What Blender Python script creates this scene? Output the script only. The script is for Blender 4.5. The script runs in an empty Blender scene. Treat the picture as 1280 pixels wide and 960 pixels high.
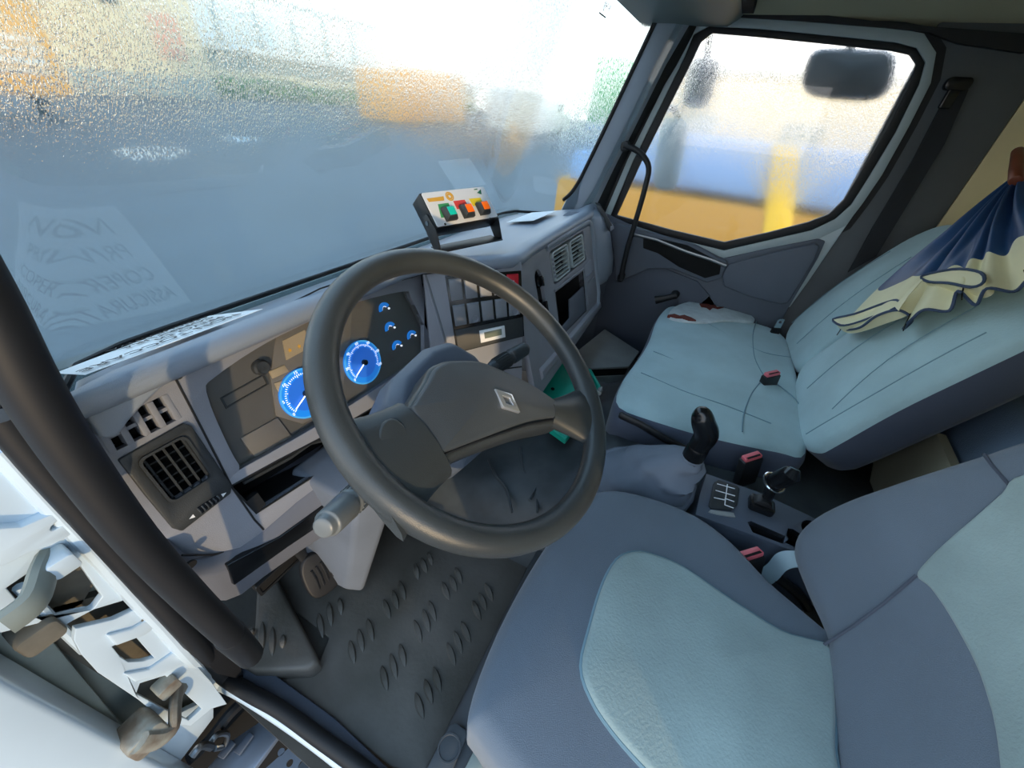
import bpy, bmesh, math, random
from mathutils import Vector as V, Matrix
from mathutils.geometry import tessellate_polygon
random.seed(7)
SC = bpy.context.scene
COL = SC.collection
PI = math.pi

# ---------------------------------------------------------------- camera, sky, sun, exposure
cam = bpy.data.objects.new('camera', bpy.data.cameras.new('camera'))
COL.objects.link(cam); SC.camera = cam
cam.data.sensor_width = 36.0; cam.data.lens = 13.64; cam.data.clip_start = 0.02; cam.data.clip_end = 2000
cam.matrix_world = Matrix(((0.45174028, 0.49001563, -0.74553029, -0.95),
                           (-0.88857499, 0.32185577, -0.32686902, 0.0),
                           (0.0797823, 0.81011947, 0.58081084, 1.10), (0, 0, 0, 1)))
SC.view_settings.view_transform = 'Standard'; SC.view_settings.look = 'None'
SC.view_settings.gamma = 1.0; SC.view_settings.use_curve_mapping = False
SC.view_settings.exposure = 0.3
SC.cycles.use_denoising = True
SC.cycles.max_bounces = 10; SC.cycles.transmission_bounces = 8; SC.cycles.diffuse_bounces = 5
SC.cycles.glossy_bounces = 4; SC.cycles.transparent_max_bounces = 8; SC.cycles.sample_clamp_indirect = 6

def srgb(h):
    h = h.lstrip('#'); c = [int(h[i:i+2], 16) / 255 for i in (0, 2, 4)]
    return tuple(x / 12.92 if x <= 0.04045 else ((x + 0.055) / 1.055) ** 2.4 for x in c) + (1.0,)

world = bpy.data.worlds.new('sky'); SC.world = world; world.use_nodes = True
wt = world.node_tree; wt.nodes.clear()
wo = wt.nodes.new('ShaderNodeOutputWorld'); wb = wt.nodes.new('ShaderNodeBackground')
wc = wt.nodes.new('ShaderNodeTexCoord'); ws_ = wt.nodes.new('ShaderNodeSeparateXYZ'); wr = wt.nodes.new('ShaderNodeValToRGB')
wt.links.new(wc.outputs['Generated'], ws_.inputs[0]); wt.links.new(ws_.outputs['Z'], wr.inputs[0])
wt.links.new(wr.outputs[0], wb.inputs[0]); wt.links.new(wb.outputs[0], wo.inputs[0])
cr = wr.color_ramp
cr.elements[0].position = 0.0; cr.elements[0].color = (1.0, 0.96, 0.90, 1)
cr.elements[1].position = 0.75; cr.elements[1].color = (0.42, 0.64, 0.92, 1)
e = cr.elements.new(0.18); e.color = (0.93, 0.96, 1.0, 1)
e = cr.elements.new(0.40); e.color = (0.62, 0.79, 0.97, 1)
wb.inputs['Strength'].default_value = 2.1
sun = bpy.data.objects.new('sun', bpy.data.lights.new('sun', 'SUN')); COL.objects.link(sun)
sun.data.energy = 2.0; sun.data.angle = 0.02; sun.data.color = (1.0, 0.72, 0.40)
sun.rotation_euler = V((0.72, 0.69, -0.07)).to_track_quat('-Z', 'Y').to_euler()

# ---------------------------------------------------------------- helpers
class Fr:
    def __init__(s, o, u, v): s.o = V(o); s.u = V(u).normalized(); s.v = V(v).normalized(); s.n = s.u.cross(s.v)
    def p(s, a, b, c=0.0): return s.o + s.u * a + s.v * b + s.n * c
    def at(s, a, b, c=0.0):
        f = Fr(s.p(a, b, c), s.u, s.v); f.n = s.n.copy(); return f
FR = {}
FR['FAS']=Fr((0.00000,0.63000,0.74000),(1.00000,0.00000,0.00000),(0.00000,0.29423,0.95574))
FR['FASI']=Fr((0.00000,0.64720,0.73470),(1.00000,0.00000,0.00000),(0.00000,0.29423,0.95574))
FR['SW']=Fr((0.00000,0.42500,0.75000),(0.72537,-0.68835,0.00000),(0.19303,0.20341,0.95988))
FR['RP']=Fr((0.00000,0.44000,0.73000),(1.00000,0.00000,0.00000),(0.00000,0.31022,0.95067))
FR['DB']=Fr((-0.56000,-0.36000,0.50000),(1.00000,0.00000,0.00000),(0.00000,-0.36099,0.93257))
FR['BB']=Fr((0.45000,-0.40000,0.44000),(1.00000,0.00000,0.00000),(0.00000,-0.43921,0.89838))
FR['BU']=Fr((0.45000,-0.34600,0.46600),(1.00000,0.00000,0.00000),(0.00000,-0.43921,0.89838))
FR['DC']=Fr((-0.56000,-0.15000,0.45000),(1.00000,0.00000,0.00000),(0.00000,1.00000,0.00000))
FR['BC']=Fr((0.46000,-0.15000,0.42000),(1.00000,0.00000,0.00000),(0.00000,1.00000,0.00000))
FR['HP']=Fr((-0.95000,0.60000,0.50000),(1.00000,0.00000,0.00000),(0.00000,0.00000,1.00000))
FR['HP2']=Fr((-0.95000,0.66000,0.50000),(1.00000,0.00000,0.00000),(0.00000,0.00000,1.00000))
FR['DP']=Fr((0.95000,0.00000,0.80000),(0.00000,-1.00000,0.00000),(0.00000,0.00000,1.00000))
FR['DI']=Fr((0.90000,0.00000,0.80000),(0.00000,-1.00000,0.00000),(0.00000,0.00000,1.00000))
FR['FL']=Fr((0.00000,0.00000,0.00000),(1.00000,0.00000,0.00000),(0.00000,1.00000,0.00000))
FR['WP']=Fr((-0.54900,0.21850,0.77500),(0.99958,-0.01691,0.02357),(0.00000,0.81255,0.58289))
FR['CON']=Fr((-0.22000,-0.28000,0.42000),(1.00000,0.00000,0.00000),(0.00000,1.00000,0.00000))
FR['SB']=Fr((-0.11708,0.61083,0.83592),(0.95914,-0.28265,0.01293),(0.18370,0.65683,0.73132))
for k_ in ('DB', 'BB', 'BU'): FR[k_].n = -FR[k_].n   # the backrest planes face forward
W = Fr((0, 0, 0), (1, 0, 0), (0, 1, 0))

def catmull(pts, n=4, closed=True):
    pts = [V(p) for p in pts]; m = len(pts); out = []
    for i in range(m if closed else m - 1):
        g = (lambda k: pts[k % m]) if closed else (lambda k: pts[min(max(k, 0), m - 1)])
        p0, p1, p2, p3 = g(i - 1), g(i), g(i + 1), g(i + 2)
        for k in range(n):
            t = k / n
            out.append(0.5 * ((2 * p1) + (p2 - p0) * t + (2 * p0 - 5 * p1 + 4 * p2 - p3) * t * t + (3 * p1 - p0 - 3 * p2 + p3) * t ** 3))
    if not closed: out.append(pts[-1])
    return out

class MB:
    def __init__(s): s.v = []; s.f = []
    def add(s, vs, fs):
        o = len(s.v); s.v += [V(x) for x in vs]; s.f += [tuple(o + i for i in f) for f in fs]; return s
    def prism(s, pts, vec):
        pts = [V(p) for p in pts]; vec = V(vec); n = len(pts)
        return s.add(pts + [p + vec for p in pts], [tuple(range(n)), tuple(range(2 * n - 1, n - 1, -1))] +
                     [(i, (i + 1) % n, n + (i + 1) % n, n + i) for i in range(n)])
    def poly(s, fr, pts, c0, c1): return s.prism([fr.p(q[0], q[1], c0) for q in pts], fr.n * (c1 - c0))
    def box(s, fr, a0, a1, b0, b1, c0, c1): return s.poly(fr, [(a0, b0), (a1, b0), (a1, b1), (a0, b1)], c0, c1)
    def rbox(s, fr, a0, a1, b0, b1, c0, c1, r=0.01, k=4):
        return s.poly(fr, rrect(a0, a1, b0, b1, r, k), c0, c1)
    def loft(s, rings, cap=True, close=True, ends=False):
        n = len(rings[0]); vs = [p for r in rings for p in r]; fs = []
        m = len(rings)
        for i in range(m if ends else m - 1):
            for j in range(n if close else n - 1):
                a, b = i * n, ((i + 1) % m) * n; k = (j + 1) % n
                fs.append((a + j, a + k, b + k, b + j))
        if cap and not ends:
            fs.append(tuple(range(n))); fs.append(tuple(range((m - 1) * n, m * n)))
        return s.add(vs, fs)
    def tube(s, path, r, n=10, cap=True, closed=False, flat=1.0, up=None):
        path = [V(p) for p in path]; m = len(path)
        rr = r if isinstance(r, (list, tuple)) else [r] * m
        rings = []; prev = None
        for i, p in enumerate(path):
            if closed: t = path[(i + 1) % m] - path[i - 1]
            else: t = path[min(i + 1, m - 1)] - path[max(i - 1, 0)]
            t.normalize()
            if prev is None:
                ref = V(up) if up else (V((0, 0, 1)) if abs(t.z) < 0.9 else V((1, 0, 0)))
            else: ref = prev
            x = ref - t * ref.dot(t); x.normalize(); y = t.cross(x); prev = x
            rings.append([p + (x * math.cos(2 * PI * k / n) + y * math.sin(2 * PI * k / n) * flat) * rr[i] for k in range(n)])
        return s.loft(rings, cap=cap, ends=closed)
    def lathe(s, fr, prof, n=20):
        rings = [[fr.p(math.cos(2 * PI * k / n) * r, math.sin(2 * PI * k / n) * r, c) for k in range(n)] for r, c in prof]
        return s.loft(rings)
    def plate(s, fr, outer, holes, c0, c1):
        loops = [[V((q[0], q[1], 0)) for q in L] for L in [outer] + list(holes)]
        flat = [q for L in loops for q in L]; n = len(flat)
        tris = tessellate_polygon(loops)
        vs = [fr.p(q.x, q.y, c0) for q in flat] + [fr.p(q.x, q.y, c1) for q in flat]
        fs = [tuple(t) for t in tris] + [tuple(n + i for i in reversed(t)) for t in tris]
        o = 0
        for L in loops:
            m = len(L)
            fs += [(o + i, o + (i + 1) % m, n + o + (i + 1) % m, n + o + i) for i in range(m)]
            o += m
        return s.add(vs, fs)
    def ring(s, fr, outer, inner, c0, c1):
        n = len(outer)
        return s.loft([[fr.p(q[0], q[1], c) for q in L] for L, c in ((outer, c0), (outer, c1), (inner, c1), (inner, c0))], ends=True)
    def grid(s, rows):
        return s.loft(rows, cap=False, close=False)

def rrect(a0, a1, b0, b1, r, k=4):
    out = []
    for cx, cy, s0 in ((a1 - r, b1 - r, 0), (a0 + r, b1 - r, 1), (a0 + r, b0 + r, 2), (a1 - r, b0 + r, 3)):
        for i in range(k + 1):
            t = (s0 + i / k) * PI / 2; out.append((cx + r * math.cos(t), cy + r * math.sin(t)))
    return out
def ell(a, b, ra, rb=None, n=16, rot=0.0):
    rb = rb or ra
    return [(a + ra * math.cos(2 * PI * k / n) * math.cos(rot) - rb * math.sin(2 * PI * k / n) * math.sin(rot),
             b + ra * math.cos(2 * PI * k / n) * math.sin(rot) + rb * math.sin(2 * PI * k / n) * math.cos(rot)) for k in range(n)]

def tag(o, label=None, cat=None, group=None, kind=None):
    for k, v in (('label', label), ('category', cat), ('group', group), ('kind', kind)):
        if v: o[k] = v
    return o
def thing(name, label, cat, loc=(0, 0, 0), group=None):
    o = bpy.data.objects.new(name, None); o.location = loc; o.empty_display_size = 0.05; COL.objects.link(o)
    return tag(o, label, cat, group)
def wloc(o):
    p = V((0, 0, 0))
    while o: p = p + o.location; o = o.parent
    return p
def fin(name, mb, mat, parent=None, bev=0.0, seg=2, ang=35, label=None, solid=0.0, sub=0, weld=True):
    me = bpy.data.meshes.new(name); off = wloc(parent)
    me.from_pydata([v - off for v in mb.v], [], mb.f)
    bm = bmesh.new(); bm.from_mesh(me)
    if weld: bmesh.ops.remove_doubles(bm, verts=bm.verts, dist=1e-5)
    if solid: bmesh.ops.solidify(bm, geom=bm.faces[:], thickness=solid)
    bmesh.ops.recalc_face_normals(bm, faces=bm.faces)
    if bev:
        es = [e for e in bm.edges if len(e.link_faces) == 2 and e.calc_face_angle(0) > math.radians(32)]
        bmesh.ops.bevel(bm, geom=es, offset=bev, segments=seg, profile=0.5, affect='EDGES', clamp_overlap=True)
    bm.to_mesh(me); bm.free()
    me.polygons.foreach_set('use_smooth', [True] * len(me.polygons))
    me.set_sharp_from_angle(angle=math.radians(ang))
    me.materials.append(mat)
    o = bpy.data.objects.new(name, me); COL.objects.link(o)
    if parent: o.parent = parent
    if label: o['label'] = label
    if sub:
        m = o.modifiers.new('smooth', 'SUBSURF'); m.levels = sub; m.render_levels = sub
    return o
def text(name, s, fr, a, b, size, mat, parent, c=0.0008, ax='CENTER', mirror=False, rot=0.0, tall=1.0):
    cu = bpy.data.curves.new(name, 'FONT'); cu.body = s; cu.size = size; cu.align_x = ax; cu.align_y = 'CENTER'; cu.extrude = 0.0002
    cu.materials.append(mat)
    tmp = bpy.data.objects.new(name, cu); me = bpy.data.meshes.new_from_object(tmp); bpy.data.objects.remove(tmp); bpy.data.curves.remove(cu)
    if not me.materials: me.materials.append(mat)
    o = bpy.data.objects.new(name, me); COL.objects.link(o); o.parent = parent
    u = fr.u * math.cos(rot) + fr.v * math.sin(rot); v = fr.v * math.cos(rot) - fr.u * math.sin(rot)
    if mirror: u = -u
    v = v * tall
    p = fr.p(a, b, c) - wloc(parent)
    o.matrix_local = Matrix(((u.x, v.x, fr.n.x, p.x), (u.y, v.y, fr.n.y, p.y), (u.z, v.z, fr.n.z, p.z), (0, 0, 0, 1)))
    return o
def pad(fr, outline, thick, r, crown=0.0, fn=None, split=None, n=4, kin=7, bottom=True):
    P = catmull([(q[0], q[1], 0) for q in outline], n); m = len(P)
    c = sum(P, V()) / m; fn = fn or (lambda a, b: 0.0)
    def ringat(t, inset, h, fade=1.0):
        out = []
        for q in P:
            d = (q - c).length; w = c + (q - c) * t * max(0.05, (d - inset) / d)
            out.append(fr.p(w.x, w.y, h + fn(w.x, w.y) * fade))
        return out
    top = [ringat(max(0.02, k / kin), r, crown * (1 - (k / kin) ** 2)) for k in range(kin + 1)]
    for ph in (15, 30, 45, 60, 75): top.append(ringat(1, r * (1 - math.sin(math.radians(ph))), -r * (1 - math.cos(math.radians(ph)))))
    if isinstance(split, int) and split > 1: edge_rings = [ringat(1, r * (1 - math.sin(math.radians(p))), -r * (1 - math.cos(math.radians(p)))) for p in range(split, 90, 15)]; top = top[:-len(range(split, 90, 15))] + edge_rings[:1]
    else: edge_rings = [top[-1]]
    edge = ringat(1, 0, -r)
    side = [edge, ringat(1, 0, -(thick - r * 0.6), 0.3), ringat(1, r * 0.5, -thick + r * 0.1, 0.0), ringat(1, r * 1.2, -thick, 0.0)]
    A = MB()
    if not split: A.loft(top + side); return A
    A.loft(top, cap=False)
    cap = top[0]; A.add([p for p in cap], [tuple(range(m))])
    B = MB(); B.loft(edge_rings + side)
    return A, B
# ---------------------------------------------------------------- materials
def mat(name, col, rough=0.6, metal=0.0, bump=None, var=0.0, vscale=6.0, col2=None, coat=0.0, spec=0.5, emit=0.0, sheen=0.0, aniso=None):
    m = bpy.data.materials.new(name); m.use_nodes = True; t = m.node_tree; b = t.nodes['Principled BSDF']
    c = srgb(col); b.inputs['Base Color'].default_value = c; b.inputs['Roughness'].default_value = rough
    b.inputs['Metallic'].default_value = metal; b.inputs['Coat Weight'].default_value = coat
    b.inputs['Specular IOR Level'].default_value = spec; b.inputs['Sheen Weight'].default_value = sheen
    if emit: b.inputs['Emission Color'].default_value = c; b.inputs['Emission Strength'].default_value = emit
    tc = None
    if var or bump:
        tc = t.nodes.new('ShaderNodeTexCoord'); mp = t.nodes.new('ShaderNodeMapping')
        t.links.new(tc.outputs['Object'], mp.inputs[0])
        if aniso: mp.inputs['Scale'].default_value = aniso
    if var:
        nz = t.nodes.new('ShaderNodeTexNoise'); nz.inputs['Scale'].default_value = vscale; nz.inputs['Detail'].default_value = 6
        t.links.new(mp.outputs[0], nz.inputs['Vector'])
        rp = t.nodes.new('ShaderNodeValToRGB'); t.links.new(nz.outputs[0], rp.inputs[0])
        rp.color_ramp.elements[0].position = 0.36; rp.color_ramp.elements[1].position = 0.66
        d = srgb(col2) if col2 else tuple(min(1, x * (1 + var)) for x in c[:3]) + (1,)
        rp.color_ramp.elements[0].color = tuple(x * (1 - var) for x in c[:3]) + (1,) if not col2 else c
        rp.color_ramp.elements[1].color = d
        t.links.new(rp.outputs[0], b.inputs['Base Color'])
    if bump:
        nb = t.nodes.new('ShaderNodeTexNoise'); nb.inputs['Scale'].default_value = bump[0]; nb.inputs['Detail'].default_value = 3
        t.links.new(mp.outputs[0], nb.inputs['Vector'])
        bp = t.nodes.new('ShaderNodeBump'); bp.inputs['Strength'].default_value = bump[1]; bp.inputs['Distance'].default_value = 0.002
        t.links.new(nb.outputs[0], bp.inputs['Height']); t.links.new(bp.outputs[0], b.inputs['Normal'])
    return m
def glass(name, rough, fog, streak, tint=(1, 1, 1, 1), fogcol=(0.85, 0.92, 0.97, 1), refl=0.02):
    """pane of laminated glass with condensation: rough refraction, a white haze and a sharp outer reflection"""
    m = bpy.data.materials.new(name); m.use_nodes = True; t = m.node_tree; t.nodes.clear()
    N = lambda k: t.nodes.new(k); L = t.links.new
    out = N('ShaderNodeOutputMaterial'); tc = N('ShaderNodeTexCoord'); mp = N('ShaderNodeMapping'); L(tc.outputs['Object'], mp.inputs[0])
    mp.inputs['Scale'].default_value = (1, 1, streak)
    nz = N('ShaderNodeTexNoise'); nz.inputs['Scale'].default_value = 520; nz.inputs['Detail'].default_value = 2; L(mp.outputs[0], nz.inputs['Vector'])
    n2 = N('ShaderNodeTexNoise'); n2.inputs['Scale'].default_value = 3.5; L(tc.outputs['Object'], n2.inputs['Vector'])
    r1 = N('ShaderNodeMapRange'); r1.inputs['From Min'].default_value = 0.52; r1.inputs['From Max'].default_value = 0.66; L(nz.outputs[0], r1.inputs['Value'])
    # beads and runs of water form on the upper part of the pane
    sx = N('ShaderNodeSeparateXYZ'); L(tc.outputs['Object'], sx.inputs[0])
    hz = N('ShaderNodeMapRange'); hz.inputs['From Min'].default_value = 0.82; hz.inputs['From Max'].default_value = 1.06; L(sx.outputs['Z'], hz.inputs['Value'])
    hm = N('ShaderNodeMath'); hm.operation = 'MULTIPLY'; L(hz.outputs[0], hm.inputs[0]); L(n2.outputs[0], hm.inputs[1])
    bp = N('ShaderNodeBump'); bp.inputs['Distance'].default_value = 0.00035; L(hm.outputs[0], bp.inputs['Strength']); L(r1.outputs[0], bp.inputs['Height'])
    rf = N('ShaderNodeBsdfRefraction'); rf.inputs['IOR'].default_value = 1.45; rf.inputs['Roughness'].default_value = rough; rf.inputs['Color'].default_value = tint
    L(bp.outputs[0], rf.inputs['Normal'])
    tl = N('ShaderNodeBsdfTranslucent'); tl.inputs['Color'].default_value = fogcol
    df = N('ShaderNodeBsdfDiffuse'); df.inputs['Color'].default_value = fogcol
    mf = N('ShaderNodeMixShader'); mf.inputs[0].default_value = 0.35; L(tl.outputs[0], mf.inputs[1]); L(df.outputs[0], mf.inputs[2])
    mx = N('ShaderNodeMixShader'); mx.inputs[0].default_value = fog; L(rf.outputs[0], mx.inputs[1]); L(mf.outputs[0], mx.inputs[2])
    gl = N('ShaderNodeBsdfGlossy'); gl.inputs['Roughness'].default_value = refl
    fn = N('ShaderNodeFresnel'); fn.inputs['IOR'].default_value = 1.5
    m2 = N('ShaderNodeMixShader'); L(fn.outputs[0], m2.inputs[0]); L(mx.outputs[0], m2.inputs[1]); L(gl.outputs[0], m2.inputs[2])
    L(m2.outputs[0], out.inputs['Surface'])
    return m
def clear(name, k=0.06):
    m = bpy.data.materials.new(name); m.use_nodes = True; t = m.node_tree; t.nodes.clear()
    out = t.nodes.new('ShaderNodeOutputMaterial'); tr = t.nodes.new('ShaderNodeBsdfTransparent'); gl = t.nodes.new('ShaderNodeBsdfGlossy')
    gl.inputs['Roughness'].default_value = 0.06; tr.inputs['Color'].default_value = (1, 1, 1, 1)
    fn = t.nodes.new('ShaderNodeFresnel'); fn.inputs['IOR'].default_value = 1.45
    ge = t.nodes.new('ShaderNodeNewGeometry'); sb_ = t.nodes.new('ShaderNodeMath'); sb_.operation = 'SUBTRACT'; sb_.inputs[0].default_value = 1.0; t.links.new(ge.outputs['Backfacing'], sb_.inputs[1])
    ml = t.nodes.new('ShaderNodeMath'); ml.operation = 'MULTIPLY'; t.links.new(fn.outputs[0], ml.inputs[0]); t.links.new(sb_.outputs[0], ml.inputs[1])
    mx = t.nodes.new('ShaderNodeMixShader'); t.links.new(ml.outputs[0], mx.inputs[0]); t.links.new(tr.outputs[0], mx.inputs[1]); t.links.new(gl.outputs[0], mx.inputs[2])
    t.links.new(mx.outputs[0], out.inputs['Surface']); return m

M = dict(
 dash=mat('dash_plastic', '8b8f99', 0.5, bump=(600, .25), var=.05, vscale=5),
 dashtop=mat('dash_top_plastic', '8c97a6', 0.42, bump=(700, .25), var=.05, vscale=4),
 dashlow=mat('dash_lower_plastic', '70747f', 0.5, bump=(600, .2)),
 vent=mat('vent_black_plastic', '33373a', 0.5, bump=(700, .2)),
 black=mat('black_plastic', '1a1c1f', 0.5),
 gloss=mat('gloss_black', '121417', 0.25),
 rubber=mat('black_rubber', '17181b', 0.55),
 hole=mat('dark_cavity', '0a0b0c', 0.9),
 wheel=mat('wheel_polyurethane', '3b3f40', 0.34, bump=(900, .18), var=.12, vscale=9),
 pad=mat('horn_pad_plastic', '454a4e', 0.40, bump=(900, .3), var=.12, vscale=7),
 chrome=mat('chrome', 'd8dade', 0.12, 1.0),
 metal=mat('grey_metal', '8d9296', 0.35, 1.0),
 stalk=mat('stalk_grey', '6c6f6e', 0.35),
 blue=mat('dial_blue', '1f8af0', 0.4, emit=.3), bluelite=mat('dial_pale_blue', '4aaef5', 0.4, emit=.3), bluedeep=mat('dial_deep_blue', '2a70dc', 0.4, emit=.3),
 dial=mat('cluster_black', '5a5a58', 0.5), tray=mat('cluster_tray', '6e6c68', 0.55), beige=mat('beige_label', 'a89a80', 0.6),
 pink=mat('pale_pink_panel', 'dfa58a', 0.8), litwhite=mat('lit_white_print', 'f4f8ff', 0.5, emit=.7), badge=mat('badge_metal', 'e6e8ea', 0.28, .8), white=mat('white_print', 'f2f4f6', 0.5), ink=mat('black_print', '24282e', 0.6), paper=mat('paper', 'f0f3f5', 0.7),
 lens=clear('cluster_lens'),
 sw=mat('switch_grey', '868a92', 0.45), red=mat('hazard_red', 'c2212f', 0.4),
 seat=mat('seat_dark_fabric', '66727f', 0.9, bump=(900, .35), var=.10, vscale=4, sheen=.25),
 inset=mat('seat_pale_fabric', '98abaa', 0.95, bump=(260, .45), var=.13, vscale=7, sheen=.3),
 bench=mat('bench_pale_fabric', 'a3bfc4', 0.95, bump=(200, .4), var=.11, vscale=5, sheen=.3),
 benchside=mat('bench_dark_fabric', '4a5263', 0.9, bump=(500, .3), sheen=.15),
 seam=mat('seam_thread', '7794a0', 0.9),
 console=mat('console_plastic', '58616f', 0.5, bump=(700, .2)),
 boot=mat('gear_gaiter', '6a7380', 0.75, bump=(60, .25), var=.08),
 floor=mat('floor_rubber', '3d3b37', 0.75, bump=(90, .3), var=.2, vscale=8, col2='4c4a45'),
 mat_=mat('mat_rubber', '4b4841', 0.5, bump=(120, .3), var=.2, vscale=6, col2='65605a'),
 tunnel=mat('tunnel_rubber', '2b3034', 0.5, bump=(14, 1.0), var=.25, vscale=5, col2='4f565a'),
 plinth=mat('plinth_plastic', '464b50', 0.6),
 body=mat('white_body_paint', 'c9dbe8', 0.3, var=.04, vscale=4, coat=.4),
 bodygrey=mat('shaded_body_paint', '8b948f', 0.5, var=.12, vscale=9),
 rust=mat('dusty_hinge_metal', 'a9aaa0', 0.5, .3, var=.2, vscale=30, col2='7d6f60'),
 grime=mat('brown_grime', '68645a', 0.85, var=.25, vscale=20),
 frame=mat('door_frame_grey', 'a9b5b8', 0.4),
 trim=mat('door_trim', '59606c', 0.6, bump=(500, .25), var=.05),
 trimlow=mat('door_lower_trim', '4b525f', 0.65, bump=(500, .25)),
 pillar=mat('pillar_trim', 'a0abb8', 0.5, bump=(500, .15)),
 bpillar=mat('dark_pillar_trim', '585b5e', 0.7, bump=(300, .2), var=.1),
 ceil=mat('headlining', 'b0aa90', 0.9, bump=(300, .3)),
 back=mat('back_panel_cream', 'e4d3a6', 0.8, bump=(200, .2), var=.08, vscale=3),
 visor=mat('header_plastic', '6f7b78', 0.5),
 carpet=mat('blue_grey_carpet', '7388a0', 0.95, bump=(500, .6)),
 beigefl=mat('beige_lining', '9a9580', 0.9, var=.1),
 grey=mat('grey_board', '9a9d9b', 0.8, var=.08, vscale=10),
 green=mat('green_plastic', '12a088', 0.35), orange=mat('orange_plastic', 'd8652a', 0.5),
 buckle=mat('buckle_red', 'dc6a74', 0.4), belt=mat('belt_web', '222428', 0.8), paleweb=mat('pale_web', '9fb4bc', 0.8),
 umb=mat('umbrella_blue', '1e426c', 0.5, var=.2, vscale=5), cream=mat('umbrella_cream', 'e2dcb6', 0.7, var=.06),
 navy=mat('piping_navy', '34455f', 0.7), wood=mat('handle_wood', '7a3f28', 0.4),
 wrap=mat('torn_plastic', 'd4dcdd', 0.3, spec=.7, var=.1, vscale=30), brownrag=mat('red_brown_tear', '6e2f24', 0.8),
 asphalt=mat('asphalt', '333c44', 0.6, var=.2, vscale=.4),
 wetasph=mat('wet_asphalt', '8fa3b0', 0.15),
 steel=mat('step_steel', '8c96a4', 0.4, .6), yel=mat('truck_yellow', 'b08200', 0.5), org=mat('truck_orange', 'f0b04c', 0.5),
 bluet=mat('truck_blue', '7fa3d2', 0.5), greent=mat('tarp_green', '4fae5c', 0.6), cr=mat('building_cream', 'e6d6b0', 0.8),
 greyb=mat('building_grey', '98a29c', 0.8), whitet=mat('truck_white', 'e4e6e2', 0.5), mirror=mat('mirror_shell', '2f3b40', 0.4),
 mirrorglass=mat('mirror_glass', 'b9c8cc', 0.08, 1.0), hedge=mat('hedge_green', '5f7a48', 0.9, var=.3, vscale=1), yelb=mat('arm_yellow', 'e2bc00', 0.5), tyre=mat('tyre', '1c1d1f', 0.8), palemir=mat('pale_mirror_shell', '9fb0b2', 0.4),
 lcd=mat('lcd', '6f7a6d', 0.3), btngreen=mat('button_green', '14b8a2', 0.3, emit=.25), btnorange=mat('button_orange', 'f26a14', 0.3, emit=.3),
 plate=mat('face_plate_alu', 'e2e5e8', 0.35, .0), lblgreen=mat('label_green', '3f9c62', 0.5), lblred=mat('label_red', 'd8433f', 0.5),
 lblyel=mat('label_yellow', 'e6cf2a', 0.5), gold=mat('label_gold', 'dca93c', 0.5), tri=mat('logo_green', '1f6a52', 0.5),
 wind=glass('windscreen_condensation', 0.065, 0.085, 0.16, tint=(0.94, 0.99, 1, 1), fogcol=(0.46, 0.74, 0.84, 1)), side=glass('side_glass_condensation', 0.10, 0.07, 0.4),
)
# ---------------------------------------------------------------- cab shell
def wsy(x, z): return 0.87 - 0.24 * (abs(x) / 0.885) ** 20 - 0.335 * (z - 0.70)
def struct(name, mb, m, parent=None, label=None, **k):
    o = fin(name, mb, m, parent, **k)
    if not parent: o['kind'] = 'structure'
    if label: o['label'] = label
    return o
mb = MB(); mb.box(W, -.93, .97, -.77, .92, -.04, 0.0)
struct('floor', mb, M['floor'], label='dark rubber cab floor under the pedals and seats')
mb = MB(); mb.box(W, -.93, .97, .90, .93, -.04, .68)
struct('wall_front', mb, M['floor'], label='dark bulkhead panel under the dashboard')
mb = MB(); mb.box(W, -.99, .99, -.81, -.765, -.04, 1.50); mb.box(W, .957, .99, -.77, -.685, -.04, 1.50)
struct('wall_back', mb, M['back'], label='cream rear cab panel behind the seats')
mb = MB(); mb.box(W, .956, .99, -.684, -.395, -.04, 1.50)
struct('wall_right', mb, M['bpillar'], label='dark grey pillar trim behind the passenger door', bev=.006)
mb = MB(); mb.box(W, -.99, -.93, -.77, -.42, -.04, 1.50)
struct('wall_left', mb, M['bpillar'], label='dark pillar trim behind the driver door opening', bev=.006)
mb = MB(); prof = [(.985, 1.37), (.955, 1.395), (.88, 1.425), (.76, 1.465), (.5, 1.49), (0, 1.5)]
prof = prof + [(-x, z) for x, z in prof[-2::-1]]
rows = []
for y in (-.79, -.3, 0, .42): rows.append([V((x, y, z)) for x, z in prof] + [V((x, y, z + .06)) for x, z in prof[::-1]])
mb.loft(rows); struct('ceiling', mb, M['ceil'], label='olive beige headlining above the door')
# overhead header with sun visor edge
mb = MB(); mb.loft([[V((x, .46, 1.37)), V((x, .17, 1.375)), V((x, .13, 1.40)), V((x, .13, 1.50)), V((x, .50, 1.52))] for x in (-.95, .86, .93, .96)])
hd = struct('trim_1', mb, M['visor'], label='grey green overhead header above the windscreen corner', bev=.012)
mb = MB(); mb.box(W, .30, .90, .10, .135, 1.40, 1.45); struct('shelf_slot', mb, M['hole'], hd)
# windscreen: a curved pane of real thickness
mb = MB(); rings = []
xs = [math.copysign(.9 * (1 - (1 - abs(i - 24) / 24) ** 1.5), i - 24) for i in range(49)]; zs = [.655 + .835 * i / 20 for i in range(21)]
rows = [[V((x, wsy(x, z), z)) for x in xs] for z in zs]
n = len(xs); m = len(zs)
mb.grid(rows)
struct('window_1', mb, M['wind'], label='fogged windscreen with beads and runs of condensation', solid=.005, ang=60)
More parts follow.
